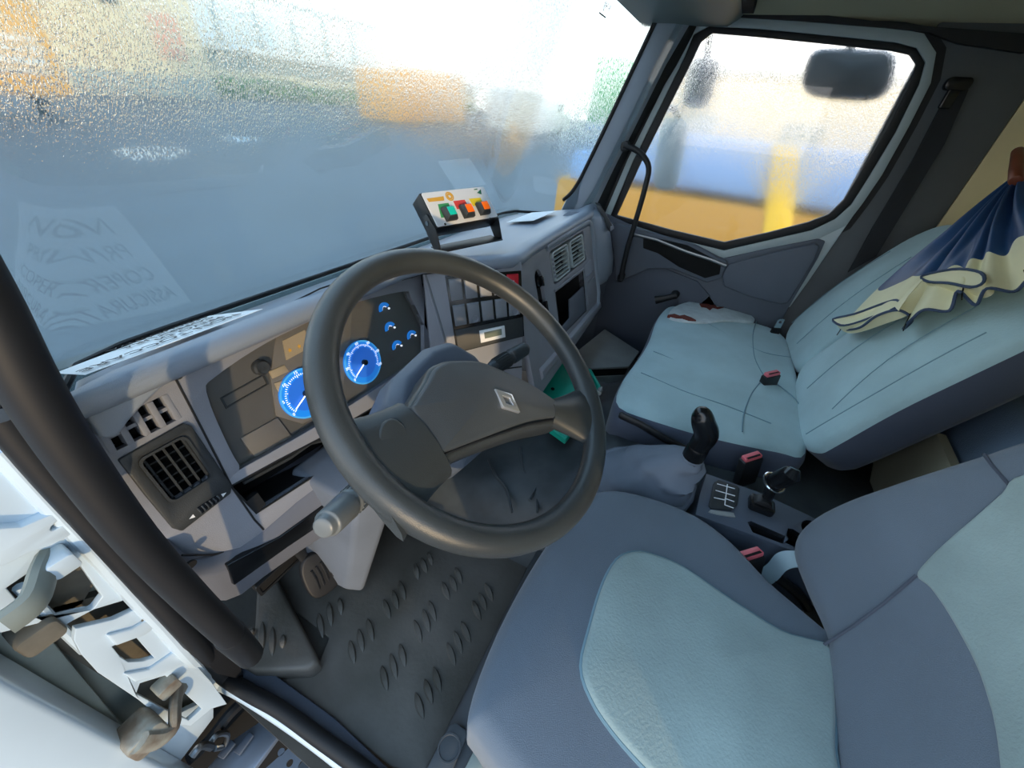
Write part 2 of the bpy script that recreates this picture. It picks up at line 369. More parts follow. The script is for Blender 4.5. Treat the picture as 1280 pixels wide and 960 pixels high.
# right A pillar
def apillar(flip, nm, lab):
    sx = -1 if flip else 1; f = lambda q: V((sx * q[0], q[1], q[2]))
    Lp = [f(q) for q in [(0.885,0.391,1.405),(0.885,0.439,1.255),(0.885,0.504,1.063),(0.885,0.553,0.925),(0.885,0.582,0.848),(0.885,0.620,0.787),(0.885,0.658,0.681)]]
    Rp = [f(q) for q in [(0.925,0.285,1.389),(0.925,0.338,1.263),(0.925,0.404,1.054),(0.925,0.448,0.921),(0.925,0.474,0.834),(0.925,0.495,0.762),(0.925,0.518,0.689)]]
    Sp = [f(q) for q in [(0.965,0.266,1.383),(0.965,0.294,1.269),(0.965,0.387,1.055),(0.965,0.423,0.921),(0.965,0.446,0.824),(0.965,0.460,0.741),(0.965,0.480,0.652)]]
    if flip: Rp = [a + V((-.05, .03, 0)) for a in Lp]; Sp = [a + V((-.012, .01, 0)) for a in Rp]; Lp, Rp, Sp = Lp[:-2], Rp[:-2], Sp[:-2]
    off = V((sx * .05, .015, 0)); mid = [(a + b) / 2 + V((-sx * .012, -.012, 0)) for a, b in zip(Lp, Rp)]
    mb = MB(); mb.loft([[a, c, b, b + off, a + off + V((-sx * .005, 0, 0))] for a, b, c in zip(Lp, Rp, mid)])
    o = struct(nm, mb, M['pillar'], label=lab, ang=70)
    mb = MB(); mb.loft([[a, (a + b) / 2 + V((-sx * .008, -.008, 0)), b, b + off, a + off] for a, b in zip(Rp, Sp)])
    struct('door_seal', mb, M['rubber'], o, ang=50, label='black rubber seal')
    mb = MB(); mb.tube(catmull([f(q) for q in [(0.885,0.388,1.413),(0.885,0.438,1.264),(0.885,0.503,1.072),(0.885,0.549,0.941),(0.885,0.580,0.858),(0.885,0.608,0.806),(0.885,0.641,0.771)]], 3, False), .008, 8)
    struct('glass_seal', mb, M['rubber'], o, label='black windscreen edge seal')
    return o
apillar(False, 'trim_2', 'blue grey windscreen pillar beside the passenger door')
apillar(True, 'trim_3', 'windscreen pillar beside the open driver door')

# ---------------------------------------------------------------- passenger door
DP = FR['DP']
G = [(-0.399,-0.064),(-0.350,0.146),(-0.296,0.341),(-0.255,0.485),(-0.243,0.535),(-0.214,0.559),(-0.061,0.552),(0.175,0.538),(0.315,0.529),(0.365,0.521),(0.392,0.500),(0.402,0.454),(0.406,0.339),(0.396,0.206),(0.391,0.121),(0.369,0.069),(0.319,0.032),(0.206,-0.027),(0.067,-0.092),(-0.148,-0.083)]
K = [(-0.429,-0.079),(-0.382,0.151),(-0.325,0.346),(-0.283,0.493),(-0.273,0.553),(-0.230,0.575),(-0.069,0.571),(0.165,0.557),(0.315,0.547),(0.372,0.536),(0.411,0.504),(0.425,0.452),(0.432,0.331),(0.426,0.198),(0.419,0.110),(0.395,0.057),(0.341,0.007),(0.222,-0.052),(0.078,-0.123),(-0.146,-0.113)]
F_ = [(-0.456,-0.077),(-0.404,0.157),(-0.345,0.353),(-0.303,0.503),(-0.294,0.568),(-0.247,0.593),(-0.081,0.600),(0.150,0.588),(0.302,0.578),(0.371,0.568),(0.423,0.527),(0.450,0.457),(0.456,0.348),(0.457,0.209),(0.448,0.120),(0.435,0.042),(0.374,-0.019),(0.240,-0.080),(0.091,-0.157),(-0.144,-0.141)]
mb = MB(); mb.ring(DP, F_, K, -.03, .004)
dr = struct('door_1', mb, M['frame'], label='closed passenger door with fogged window and dark trim', bev=.004)
fo = [(a * 1.0 + (a - .0) * .045, b + (b - .25) * .045) for a, b in F_]; mb = MB(); mb.ring(DP, fo, F_, -.03, -.004); struct('aperture_lip', mb, M['rubber'], dr)
mb = MB(); mb.ring(DP, K, G, -.02, .0); struct('window_gasket', mb, M['rubber'], dr, bev=.003)
mb = MB(); mb.poly(DP, K, -.012, -.007)
struct('window_glass', mb, M['side'], dr, label='fogged side window glass')
mb = MB(); mb.poly(DP, [(0.446,0.122),(0.431,-0.017),(0.415,-0.177),(0.400,-0.292),(0.370,-0.286),(0.358,-0.218),(0.362,-0.086),(0.372,-0.014),(0.434,0.044)], -.03, .003)
struct('rear_frame_strip', mb, M['frame'], dr, bev=.003)
top = [(-0.452,-0.062),(-0.146,-0.134),(0.089,-0.151),(0.239,-0.077),(0.373,-0.016),(0.399,-0.020),(0.404,-0.083),(0.395,-0.290)]
mb = MB(); mb.poly(DP, top + [(.40, -.78), (-.52, -.78), (-.52, -.06)], -.02, .012)
struct('trim_panel', mb, M['trim'], dr, bev=.004)
mb = MB(); mb.poly(DP, [(0.116,-0.165),(0.248,-0.091),(0.368,-0.029),(0.388,-0.037),(0.394,-0.085),(0.383,-0.268),(0.362,-0.281),(0.233,-0.279),(0.130,-0.261),(0.104,-0.210)], .012, .028)
struct('rear_trim_panel', mb, M['trim'], dr, bev=.007, seg=3)
mb = MB(); mb.poly(DP, [(-0.415,-0.090),(-0.285,-0.095),(-0.037,-0.116),(0.107,-0.157),(0.110,-0.226),(0.060,-0.260),(-0.094,-0.234),(-0.196,-0.257),(-0.264,-0.311),(-0.326,-0.350)], .012, .034)
struct('armrest', mb, M['trim'], dr, bev=.007, seg=3)
mb = MB(); mb.poly(DP, [(-0.257,-0.117),(-0.068,-0.122),(0.085,-0.165),(0.095,-0.212),(0.046,-0.241),(-0.071,-0.218),(-0.175,-0.179),(-0.242,-0.171)], .030, .037)
struct('pull_recess', mb, M['hole'], dr, bev=.002)
mb = MB(); mb.tube([DP.p(a, b, .042) for a, b in [(-0.307,-0.120),(-0.198,-0.124),(-0.060,-0.148),(0.044,-0.160),(0.106,-0.171)]], .0065, 8, flat=.6)
struct('pull_handle', mb, M['metal'], dr)
low = [(-0.366,-0.249),(-0.271,-0.213),(-0.090,-0.248),(0.021,-0.266),(0.093,-0.315),(0.148,-0.394),(0.102,-0.524),(-0.115,-0.718)]
mb = MB(); mb.poly(DP, low + [(.30, -.70), (-.38, -.70), (-.38, -.55)], .012, .020)
struct('lower_trim', mb, M['trimlow'], dr, bev=.004)
mb = MB(); c0 = (-0.049,-0.344); mb.lathe(DP.at(c0[0], c0[1]), [(.02, .015), (.016, .045), (.012, .055)], 14)
cr0 = struct('window_crank', mb, M['black'], dr, bev=.002)
mb = MB(); p1 = (-0.123,-0.380); mb.tube([DP.p(c0[0], c0[1], .05), DP.p((c0[0] + p1[0]) / 2, (c0[1] + p1[1]) / 2, .058), DP.p(p1[0], p1[1], .062)], [.014, .015, .02], 10, flat=.7)
struct('crank_arm', mb, M['black'], cr0)
# black strip over the door, belt on the pillar
mb = MB(); mb.prism([(0.935,0.142,1.397),(0.935,0.121,1.417),(0.935,-0.029,1.410),(0.935,-0.300,1.386),(0.935,-0.586,1.371),(0.935,-0.613,1.355),(0.935,-0.612,1.331),(0.935,-0.462,1.347),(0.935,-0.376,1.370),(0.935,-0.265,1.378),(0.935,-0.038,1.390)], (.03, 0, 0))
struct('trim_4', mb, M['rubber'], label='black seal strip above the passenger door')
bl = thing('seat_belt', 'dark passenger seat belt hanging down the pillar behind the door', 'seat belt', (.92, -.52, .5))
mb = MB(); mb.prism([(0.945,-0.500,1.244),(0.945,-0.544,1.247),(0.945,-0.566,1.111),(0.945,-0.568,0.919),(0.945,-0.570,0.760),(0.945,-0.518,0.688),(0.945,-0.512,0.848),(0.945,-0.512,1.061)], (-.006, 0, 0)); fin('webbing', mb, M['belt'], bl)
an = (0.935,-0.510,1.257)
mb = MB(); fr = Fr(an, (0, -1, 0), (0, 0, 1)); mb.rbox(fr, -.03, .03, -.016, .016, -.012, .014, .012); mb.rbox(fr, -.014, .014, -.06, -.01, -.005, .012, .005)
fin('anchor_loop', mb, M['gloss'], bl, bev=.003)

# ---------------------------------------------------------------- driver door opening
HP = FR['HP']; H2 = FR['HP2']
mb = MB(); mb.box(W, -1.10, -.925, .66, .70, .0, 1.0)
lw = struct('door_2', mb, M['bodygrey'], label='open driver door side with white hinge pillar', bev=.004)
# white hinge pillar, upper piece
mb = MB()
mb.plate(HP, [(0.024,0.250),(0.024,0.197),(0.024,0.135),(0.025,0.062),(0.023,-0.034),(0.020,-0.052),(-0.014,-0.023),(-0.077,0.040),(-0.099,0.072),(0.005,0.280)], [[(-0.046,0.093),(-0.023,0.095),(-0.002,0.106),(0.011,0.098),(-0.000,-0.012),(-0.013,-0.020),(-0.034,-0.016),(-0.049,-0.013),(-0.053,0.032)]], -.012, 0)
struct('upper_hinge_plate', mb, M['body'], lw, bev=.005, seg=3)
mb = MB(); up = [(-0.027,0.194),(-0.003,0.168),(0.022,0.163),(0.033,0.157),(0.035,0.142),(0.030,0.127),(0.018,0.123),(0.002,0.124),(-0.013,0.132),(-0.032,0.134),(-0.049,0.150)]
hole = ell(*(0.019,0.146), .0085, .0045, 12, .3)
mb.plate(HP, up, [hole], -.002, .014); struct('upper_bracket', mb, M['body'], lw, bev=.004, seg=3)
mb = MB(); mb.poly(HP, ell(*(0.019,0.146), .009, .005, 12, .3), .001, .004); struct('bolt_hole', mb, M['grime'], lw)
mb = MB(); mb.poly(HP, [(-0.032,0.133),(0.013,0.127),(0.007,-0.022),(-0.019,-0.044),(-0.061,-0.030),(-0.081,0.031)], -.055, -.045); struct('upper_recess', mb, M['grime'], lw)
# lower plate with its two windows
lo = [(-0.038,-0.025),(-0.009,-0.058),(0.018,-0.072),(0.027,-0.077),(0.029,-0.094),(0.027,-0.140),(0.018,-0.238),(0.015,-0.378),(0.008,-0.489),(-0.012,-0.452),(-0.046,-0.437),(-0.060,-0.361),(-0.057,-0.249),(-0.058,-0.128),(-0.053,-0.072),(-0.047,-0.042)]
w1 = [(-0.030,-0.102),(-0.019,-0.111),(-0.007,-0.118),(-0.011,-0.193),(-0.022,-0.179),(-0.032,-0.156),(-0.033,-0.134)]
w2 = [(-0.053,-0.233),(-0.042,-0.219),(-0.018,-0.252),(-0.020,-0.424),(-0.042,-0.418),(-0.048,-0.336)]
mb = MB(); mb.plate(HP, lo, [w1, w2], -.004, .006); struct('lower_hinge_plate', mb, M['body'], lw, bev=.004, seg=3)
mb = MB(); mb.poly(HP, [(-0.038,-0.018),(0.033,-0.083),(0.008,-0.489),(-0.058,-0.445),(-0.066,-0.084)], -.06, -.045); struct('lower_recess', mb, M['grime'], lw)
for q in ([(0.012,-0.096),(0.020,-0.101)], [(0.006,-0.227),(0.015,-0.233)]):
    mb = MB(); mb.poly(HP, ell((q[0][0] + q[1][0]) / 2, (q[0][1] + q[1][1]) / 2, .009, .005, 12, .4), .005, .0085); struct('bolt_hole', mb, M['grime'], lw)
for nm, q in (('raised_rib', [(-0.025,-0.070),(-0.004,-0.094),(0.025,-0.104),(0.020,-0.129),(0.000,-0.126),(-0.027,-0.102)]), ('raised_rib', [(-0.044,-0.166),(-0.024,-0.201),(0.008,-0.212),(0.024,-0.231),(0.018,-0.267),(0.002,-0.261),(-0.026,-0.229),(-0.044,-0.201)])):
    mb = MB(); mb.poly(HP, q, .004, .011); struct(nm, mb, M['body'], lw, bev=.003, seg=3)
# hinge arms
def arm(px, r, up=(0, -1, 0)):
    mb = MB(); mb.tube(catmull([HP.p(a, b, c) for (a, b), c in px], 4, False), r, 10, flat=.55); return mb
A1 = [(-0.064,0.094),(-0.039,0.094),(-0.018,0.100),(-0.006,0.097),(-0.005,0.084)]
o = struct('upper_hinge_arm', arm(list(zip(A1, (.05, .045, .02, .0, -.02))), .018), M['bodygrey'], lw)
mb = MB(); mb.rbox(HP, *[v for v in (A1[3][0] - .01, A1[3][0] + .016, A1[3][1] - .012, A1[3][1] + .014)], .0, .03, .005); struct('hinge_nut', mb, M['body'], o, bev=.002)
A2 = [(-0.088,-0.276),(-0.075,-0.315),(-0.056,-0.329),(-0.038,-0.310),(-0.024,-0.313),(-0.010,-0.328)]
o = struct('lower_hinge_arm', arm(list(zip(A2, (.05, .05, .045, .03, .01, -.005))), .016), M['rust'], lw)
mb = MB(); q = (-0.023,-0.275); mb.rbox(HP, q[0] - .018, q[0] + .012, q[1] - .012, q[1] + .016, -.005, .022, .005); struct('hinge_nut', mb, M['rust'], o, bev=.002)
mb = MB(); q = (-0.087,-0.294); mb.rbox(HP, q[0] - .02, q[0] + .03, q[1] - .03, q[1] + .02, .0, .05, .012); struct('hinge_foot', mb, M['rust'], o, bev=.004)
mb = MB(); q = (-0.063,0.002); mb.rbox(HP, q[0] - .018, q[0] + .022, q[1] - .02, q[1] + .016, -.03, .012, .008); struct('check_strap_foot', mb, M['grime'], lw, bev=.005)
mb = MB(); mb.tube([HP.p(a, b, -.01) for a, b in [(-0.040,0.077),(-0.045,-0.002),(-0.050,-0.089)]], .006, 8); struct('check_strap', mb, M['body'], lw)
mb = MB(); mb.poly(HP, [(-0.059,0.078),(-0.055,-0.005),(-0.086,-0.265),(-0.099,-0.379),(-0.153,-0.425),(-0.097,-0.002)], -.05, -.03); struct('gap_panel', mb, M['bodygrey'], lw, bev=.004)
# the door leaf itself, swung out
fr = Fr((-1.045, .60, .45), (-.97, .24, 0), (0, 0, 1))
mb = MB(); mb.loft([[fr.p(0, b, .02), fr.p(0, b, -.03), fr.p(.06, b, -.05), fr.p(.85, b, -.05), fr.p(.85, b, .02), fr.p(.05, b, .035)] for b in (-.62, -.6, .25, .30)])
lf = struct('door_leaf', mb, M['body'], lw, bev=.008, seg=3)
mb = MB(); mb.rbox(fr, .055, .80, -.56, .22, .03, .055, .03); struct('leaf_inner_trim', mb, M['trimlow'], lf, bev=.006)
# lower flange and seal of the opening
pth = [V(q) for q in [(-0.922,0.595,0.763),(-0.924,0.595,0.674),(-0.925,0.595,0.567),(-0.928,0.595,0.462),(-0.930,0.595,0.348),(-0.933,0.595,0.237)]] + [V(q) for q in [(-0.930,0.645,0.030),(-0.919,0.577,0.030),(-0.910,0.489,0.030),(-0.903,0.392,0.030),(-0.899,0.298,0.030),(-0.894,0.203,0.030),(-0.892,0.061,0.030)]]
mb = MB(); mb.tube(catmull(pth, 4, False), .011, 10); struct('opening_flange', mb, M['body'], lw)
pth = [V(q) for q in [(-0.907,0.575,0.806),(-0.910,0.575,0.723),(-0.911,0.575,0.621),(-0.913,0.575,0.485),(-0.915,0.575,0.320)]] + [V(q) for q in [(-0.916,0.637,0.050),(-0.909,0.551,0.050),(-0.898,0.468,0.050),(-0.893,0.373,0.050),(-0.888,0.285,0.050),(-0.885,0.190,0.050),(-0.884,0.049,0.050)]]
mb = MB(); mb.tube(catmull(pth, 4, False), .015, 12)
struct('opening_seal', mb, M['rubber'], lw, label='black rubber door seal')
mb = MB(); mb.prism([(-0.875,0.600,0.857),(-0.869,0.600,0.791),(-0.874,0.600,0.661),(-0.875,0.600,0.494),(-0.874,0.600,0.169),(-0.898,0.600,0.015),(-0.922,0.600,0.122),(-0.913,0.600,0.455),(-0.910,0.600,0.598),(-0.909,0.600,0.704),(-0.906,0.600,0.792)], (0, .05, 0))
struct('opening_lining', mb, M['rubber'], lw)
mb = MB(); mb.prism([(-0.864,0.780,0.012),(-0.863,0.669,0.012),(-0.861,0.548,0.012),(-0.854,0.372,0.012),(-0.863,0.194,0.012),(-0.883,0.067,0.012),(-0.935,0.188,0.012),(-0.907,0.315,0.012),(-0.905,0.454,0.012),(-0.919,0.586,0.012),(-0.921,0.670,0.012)], (0, 0, .02))
struct('sill_lining', mb, M['trimlow'], lw, bev=.006)

# driver grab handle
gh = thing('grab_handle', 'thick black grab handle bar beside the open driver door', 'grab handle', (-.90, .42, .45))
P = [V(q) for q in [(-0.882,0.440,0.995),(-0.886,0.440,0.953),(-0.894,0.440,0.890),(-0.900,0.440,0.808),(-0.903,0.440,0.689),(-0.899,0.440,0.559),(-0.893,0.440,0.442)]] + [V(q) for q in [(-0.885,0.470,0.312)]]
mb = MB(); mb.tube(catmull(P, 4, False), .0185, 16); fin('bar', mb, M['rubber'], gh)
mb = MB(); a, b = P[-2], P[-1]; mb.tube([a + (b - a) * .1, b + (b - a) * .25], [.0205, .0195], 16); fin('end_cap', mb, M['black'], gh, bev=.004)
gh = thing('grab_handle', 'slim black grab handle on the passenger side windscreen pillar', 'grab handle', (.86, .35, .7))
mb = MB(); mb.tube(catmull([(0.870,0.415,1.007),(0.870,0.374,1.001),(0.870,0.331,0.981),(0.870,0.298,0.943),(0.870,0.293,0.880),(0.870,0.296,0.769),(0.870,0.303,0.620),(0.870,0.299,0.488)], 4, False), .011, 12); fin('bar', mb, M['rubber'], gh)
for q in ((0.875,0.412,1.005), (0.875,0.301,0.490)):
    mb = MB(); fr = Fr(q, (0, -1, 0), (0, 0, 1)); mb.rbox(fr, -.014, .014, -.018, .018, -.03, .012, .012); fin('mount', mb, M['black'], gh, bev=.003)
# ---------------------------------------------------------------- dashboard
FA, SWF, RP = FR['FAS'], FR['SW'], FR['RP']
db = thing('dashboard', 'grey plastic dashboard running under the windscreen', 'dashboard', (0, .6, .4))
X_ = [-.905, -.895, -.87, -.8, -.6, -.4, -.26, -.20, -.13, -.065, -.02, .02, .10, .3, .5, .66, .72, .78, .84, .90, .925]
Y_ = [.63, .612, .602, .60, .60, .60, .60, .588, .535, .475, .435, .425, .434, .44, .444, .446, .448, .455, .468, .50, .54]
mb = MB(); rings = []
for x, yf in zip(X_, Y_):
    yw = max(wsy(x, .70), yf + .05); d = min(1, (yw - yf) / .25); dz = -.02 if x < -.9 else 0
    rings.append([V((x, yy, zz + dz)) for yy, zz in ((yw + .02, .60), (yw - .012, .685), (yw - .03, .695), (yf + .14 * d, (.705 + .02 * (1 - d)) if x < -.15 else .742), (yf + .085 * d, .752), (yf + .04 * d, .777),
                  (yf + .015 * d, .776), (yf + .003, .768), (yf, .757), (yf + .006, .747), (yf + .03, .742), (yf + .07 * d + .02, .725), (yf + .12 * d + .03, .62))])
mb.loft(rings); fin('top_pad', mb, M['dashtop'], db, ang=60)
mb = MB(); mb.tube([V((x, wsy(x, .70) - .012, .706)) for x in [-.86 + 1.72 * i / 24 for i in range(25)]], .006, 8); fin('glass_seal', mb, M['rubber'], db)
mb = MB(); mb.tube([V((x, yf + .012, .7455)) for x, yf in list(zip(X_, Y_))[6:17]], .003, 6); fin('brow_joint', mb, M['black'], db)
# left fascia with openings
outer = [(-0.846,0.021),(-0.829,0.012),(-0.785,0.012),(-0.738,0.015),(-0.629,0.031),(-0.460,0.046),(-0.309,0.041),(-0.148,0.013)]
brx = [(-0.159,-0.269),(-0.326,-0.298),(-0.582,-0.258),(-0.752,-0.291),(-0.802,-0.303),(-0.839,-0.278),(-0.864,-0.249),(-0.864,-0.201),(-0.863,-0.099),(-0.856,-0.032)]
outer = [(-.895, .005), (-.80, .018), (-.5, .018), (-.172, .012), (-.180, -.06)] + [(-0.313,-0.357),(-0.486,-0.324),(-0.599,-0.312),(-0.690,-0.306),(-0.760,-0.308),(-0.803,-0.304),(-0.836,-0.279),(-0.862,-0.248),(-0.865,-0.209)] + [(-.895, -.10)]
lens = rrect(-.735, -.215, -.188, -.032, .02)
lens = catmull([(q[0], q[1], 0) for q in [(-0.720,-0.042),(-0.700,-0.027),(-0.623,-0.013),(-0.542,-0.008),(-0.405,-0.009),(-0.247,-0.032),(-0.230,-0.053),(-0.214,-0.129),(-0.200,-0.199),(-0.223,-0.208),(-0.428,-0.205),(-0.582,-0.198),(-0.729,-0.184),(-0.737,-0.176),(-0.733,-0.118)]], 3)
slot = [(-0.762,-0.200),(-0.676,-0.212),(-0.568,-0.230),(-0.446,-0.242),(-0.411,-0.259),(-0.407,-0.285),(-0.592,-0.289),(-0.754,-0.268)]
ventq = rrect(-.846, -.768, -.205, -.072, .012)
defq = [(-0.844,-0.022),(-0.767,-0.019),(-0.769,-0.060),(-0.849,-0.060)]
vent = rrect(-.838, -.776, -.165, -.082, .01)
mb = MB(); mb.plate(FA, outer, [lens, slot, vent, defq], -.014, 0.0); fin('fascia', mb, M['dash'], db, bev=.0025)
mb = MB(); mb.poly(FA, [(-.76, -.01), (-.19, -.01), (-.19, -.205), (-.76, -.205)], -.075, -.06); fin('cluster_back', mb, M['tray'], db)
# instrument cluster
mb = MB(); mb.poly(FA, lens, -.035, -.020); cl = fin('instrument_cluster', mb, M['dial'], db)
mb = MB(); L2 = [(q[0], q[1]) for q in lens]
mb.loft([[FA.p(a, b, c) for a, b in L2] for c in (-.03, -.002)], cap=False); fin('cluster_surround', mb, M['dial'], db, solid=.002)
mb = MB(); mb.poly(FA, lens, -.006, -.004); fin('cluster_lens', mb, M['lens'], db, label='clear cluster lens')
mb = MB(); mb.poly(FA, [(-0.573,-0.011),(-0.484,-0.011),(-0.391,-0.014),(-0.425,-0.074),(-0.514,-0.195),(-0.604,-0.185),(-0.640,-0.142),(-0.615,-0.071)], -.021, -.017); fin('cluster_panel', mb, M['tray'], db, bev=.001)
def dial(c, r, marks, ang, fs):
    fr = FA.at(c[0], c[1], -.0165)
    mb = MB(); mb.lathe(fr, [(r, 0), (r, .004), (r * .98, .005), (.0005, .005)], 40); d = fin('gauge_dial', mb, M['blue'], db)
    mb = MB(); mb.lathe(fr, [(r * .68, .0052), (r * .68, .0058), (.0005, .0058)], 36); fin('dial_centre', mb, M['bluedeep'], d)
    mb = MB(); mb.ring(fr, ell(0, 0, r, n=40), ell(0, 0, r * .93, n=40), .0051, .0056); fin('dial_rim', mb, M['bluelite'], d)
    mb = MB()
    for k in range(41):
        t = math.radians(212 - 244 * k / 40); L = .12 if k % 5 == 0 else .07
        u = Fr(fr.o, fr.u * math.cos(t) + fr.v * math.sin(t), fr.v * math.cos(t) - fr.u * math.sin(t))
        mb.box(u, r * (.82 - L), r * .82, -r * .012, r * .012, .0058, .0064)
    fin('tick_marks', mb, M['litwhite'], d)
    for k, s in enumerate(marks):
        t = math.radians(212 - 244 * k / (len(marks) - 1)); text('numeral', s, fr, math.cos(t) * r * .91, math.sin(t) * r * .91, fs, M['litwhite'], d, c=.0062)
    t = math.radians(ang); u = Fr(fr.o, fr.u * math.cos(t) + fr.v * math.sin(t), fr.v * math.cos(t) - fr.u * math.sin(t))
    mb = MB(); mb.poly(u, [(-.1 * r, -.02 * r), (.72 * r, -.012 * r), (.72 * r, .012 * r), (-.1 * r, .02 * r)], .0085, .0105); fin('needle', mb, M['litwhite'], d)
    mb = MB(); mb.lathe(fr, [(r * .13, .006), (r * .12, .013), (.0005, .014)], 16); fin('needle_hub', mb, M['gloss'], d)
c1 = (-0.424,-0.139); c2 = (-0.575,-0.131)
dial(c1, .050, ['0', '20', '40', '60', '80', '100', '120'], 206, .0085)
dial(c2, .050, ['0', '5', '10', '15', '20', '25', '30'], 206, .0085)
for q in [(-0.309,-0.056),(-0.312,-0.104),(-0.252,-0.151),(-0.310,-0.154)]:
    fr = FA.at(q[0], q[1], -.0195); mb = MB()
    arc = [(.017 * math.cos(math.radians(a)), .017 * math.sin(math.radians(a))) for a in range(20, 181, 16)]
    mb.poly(fr, arc + [(x * .55, y * .55) for x, y in arc[::-1]], 0, .004); g = fin('small_gauge', mb, M['blue'], db)
    mb = MB()
    for a in (40, 70, 100, 130, 160): mb.poly(fr, ell(.0075 * math.cos(math.radians(a)), .0075 * math.sin(math.radians(a)), .0009, n=6), 0, .003)
    mb.poly(fr, ell(.014, -.002, .0024, n=8), 0, .003); fin('gauge_marks', mb, M['litwhite'], g)
q = (-0.624,-0.049); fr = FA.at(q[0], q[1], -.0205)
mb = MB(); mb.lathe(fr, [(.014, 0), (.014, .010), (.011, .014), (.006, .013), (.0005, .014)], 20); fin('reset_knob', mb, M['vent'], db)
mb = MB(); mb.poly(FA, [(-0.567,-0.023),(-0.518,-0.021),(-0.517,-0.056),(-0.577,-0.058)], -.0205, -.015); s = fin('warning_sticker', mb, M['beige'], db)
mb = MB()
for q in [(-0.563,-0.044),(-0.543,-0.045)]:
    star = [(q[0] + (.0045 if k % 2 == 0 else .002) * math.cos(k * PI / 5 + .3), q[1] + (.0045 if k % 2 == 0 else .002) * math.sin(k * PI / 5 + .3)) for k in range(10)]
    mb.poly(FA, star, -.015, -.0142)
fin('star_marks', mb, M['gold'], s)
for q in ([(-0.614,-0.062),(-0.584,-0.064),(-0.582,-0.079),(-0.615,-0.077)], [(-0.616,-0.086),(-0.591,-0.089),(-0.593,-0.106),(-0.617,-0.104)], [(-0.621,-0.115),(-0.608,-0.116),(-0.610,-0.133),(-0.623,-0.132)]):
    mb = MB(); mb.poly(FA, q, -.020, -.015); fin('warning_lamp', mb, M['beige'], db, bev=.001)
mb = MB(); q = [(-0.702,-0.066),(-0.624,-0.063),(-0.624,-0.083),(-0.703,-0.086)]; c = sum((V((*x, 0)) for x in q), V()) / 4
mb.ring(FA, q, [(c.x + (x - c.x) * .93, c.y + (y - c.y) * .8) for x, y in q], -.0205, -.017); fin('display_bezel', mb, M['vent'], db)
mb = MB(); q = [(-0.709,-0.143),(-0.640,-0.146),(-0.631,-0.216),(-0.704,-0.201)]; mb.poly(FA, q, -.0205, -.016); fin('fuse_cover', mb, M['tray'], db, bev=.001)
for nm, px in (('panel_joint', [(-0.743,0.009),(-0.752,-0.089),(-0.763,-0.203),(-0.763,-0.278),(-0.760,-0.306)]), ('panel_joint', [(-0.739,0.012),(-0.692,0.019),(-0.631,0.027),(-0.553,0.034),(-0.462,0.042),(-0.311,0.037),(-0.155,0.011)])):
    mb = MB(); mb.tube([FA.p(a, b, .0) for a, b in px], .0017, 6); fin(nm, mb, M['black'], db)
mb = MB(); lp = [(-0.844,0.019),(-0.850,-0.006),(-0.852,-0.031),(-0.838,-0.036),(-0.821,-0.025),(-0.801,-0.015),(-0.772,-0.003),(-0.740,0.006),(-0.693,0.014),(-0.653,0.024),(-0.678,0.029),(-0.740,0.021),(-0.802,0.014),(-0.835,0.012)]
mb.loft([[FA.p(a, b, -.02) for a, b in lp], [FA.p(a, b, .012) for a, b in lp], [FA.p(a, b - .003, .020) for a, b in lp]]); fin('hood_lip', mb, M['dashtop'], db, bev=.006, seg=3, ang=60)
# screws
for q in [(-0.740,-0.002),(-0.557,0.005),(-0.208,-0.005)]:
    mb = MB(); mb.lathe(FA.at(q[0], q[1]), [(.006, -.002), (.006, .0015), (.003, .0015), (.0028, -.001)], 12); fin('screw', mb, M['vent'], db)
# left air vent: plate, slats, thumbwheel
mb = MB(); mb.plate(FA, [(-0.851,-0.070),(-0.768,-0.067),(-0.762,-0.077),(-0.763,-0.196),(-0.770,-0.207),(-0.847,-0.212),(-0.853,-0.199),(-0.853,-0.132)], [vent], -.002, .006); av = fin('air_vent', mb, M['vent'], db, bev=.0025)
mb = MB(); mb.box(FA, -.84, -.774, -.167, -.08, -.05, -.045); fin('vent_duct', mb, M['hole'], av)
for k in range(5):
    a = -.831 + .0125 * k; mb = MB()
    mb.loft([[FA.p(a, b, -.002), FA.p(a + .003, b, -.002), FA.p(a + .0045, b, -.012), FA.p(a + .0015, b, -.012)] for b in (-.165, -.082)]); fin('slat', mb, M['vent'], av)
for k in range(5):
    b = -.152 + .0155 * k; mb = MB(); mb.box(FA, -.838, -.776, b, b + .0022, -.035, -.014); fin('cross_slat', mb, M['vent'], av)
mb = MB(); mb.ring(FA, rrect(-.8385, -.7755, -.1655, -.0815, .01), rrect(-.835, -.779, -.162, -.085, .008), .004, .009); fin('vent_rim', mb, M['vent'], av)
q = [(-0.817,-0.193),(-0.788,-0.194),(-0.788,-0.204),(-0.817,-0.205)]
mb = MB(); mb.poly(FA, q, .004, .008); tw = fin('thumbwheel', mb, M['gloss'], av)
mb = MB()
for k in range(6):
    f = k / 5; a = (q[0][0] * (1 - f) + q[1][0] * f, q[0][1] * (1 - f) + q[1][1] * f); b = (q[3][0] * (1 - f) + q[2][0] * f, q[3][1] * (1 - f) + q[2][1] * f)
    mb.tube([FA.p(*a, .008), FA.p((a[0] + b[0]) / 2, (a[1] + b[1]) / 2, .012), FA.p(*b, .008)], .0012, 6)
fin('thumbwheel_ribs', mb, M['vent'], tw)
for q, s in (((-0.779,-0.200), 1), ((-0.828,-0.201), -1)):
    mb = MB(); mb.poly(FA, [(q[0] - .003 * s, q[1] - .003), (q[0] + .004 * s, q[1]), (q[0] - .003 * s, q[1] + .003)], .006, .0066); fin('arrow_mark', mb, M['white'], av)
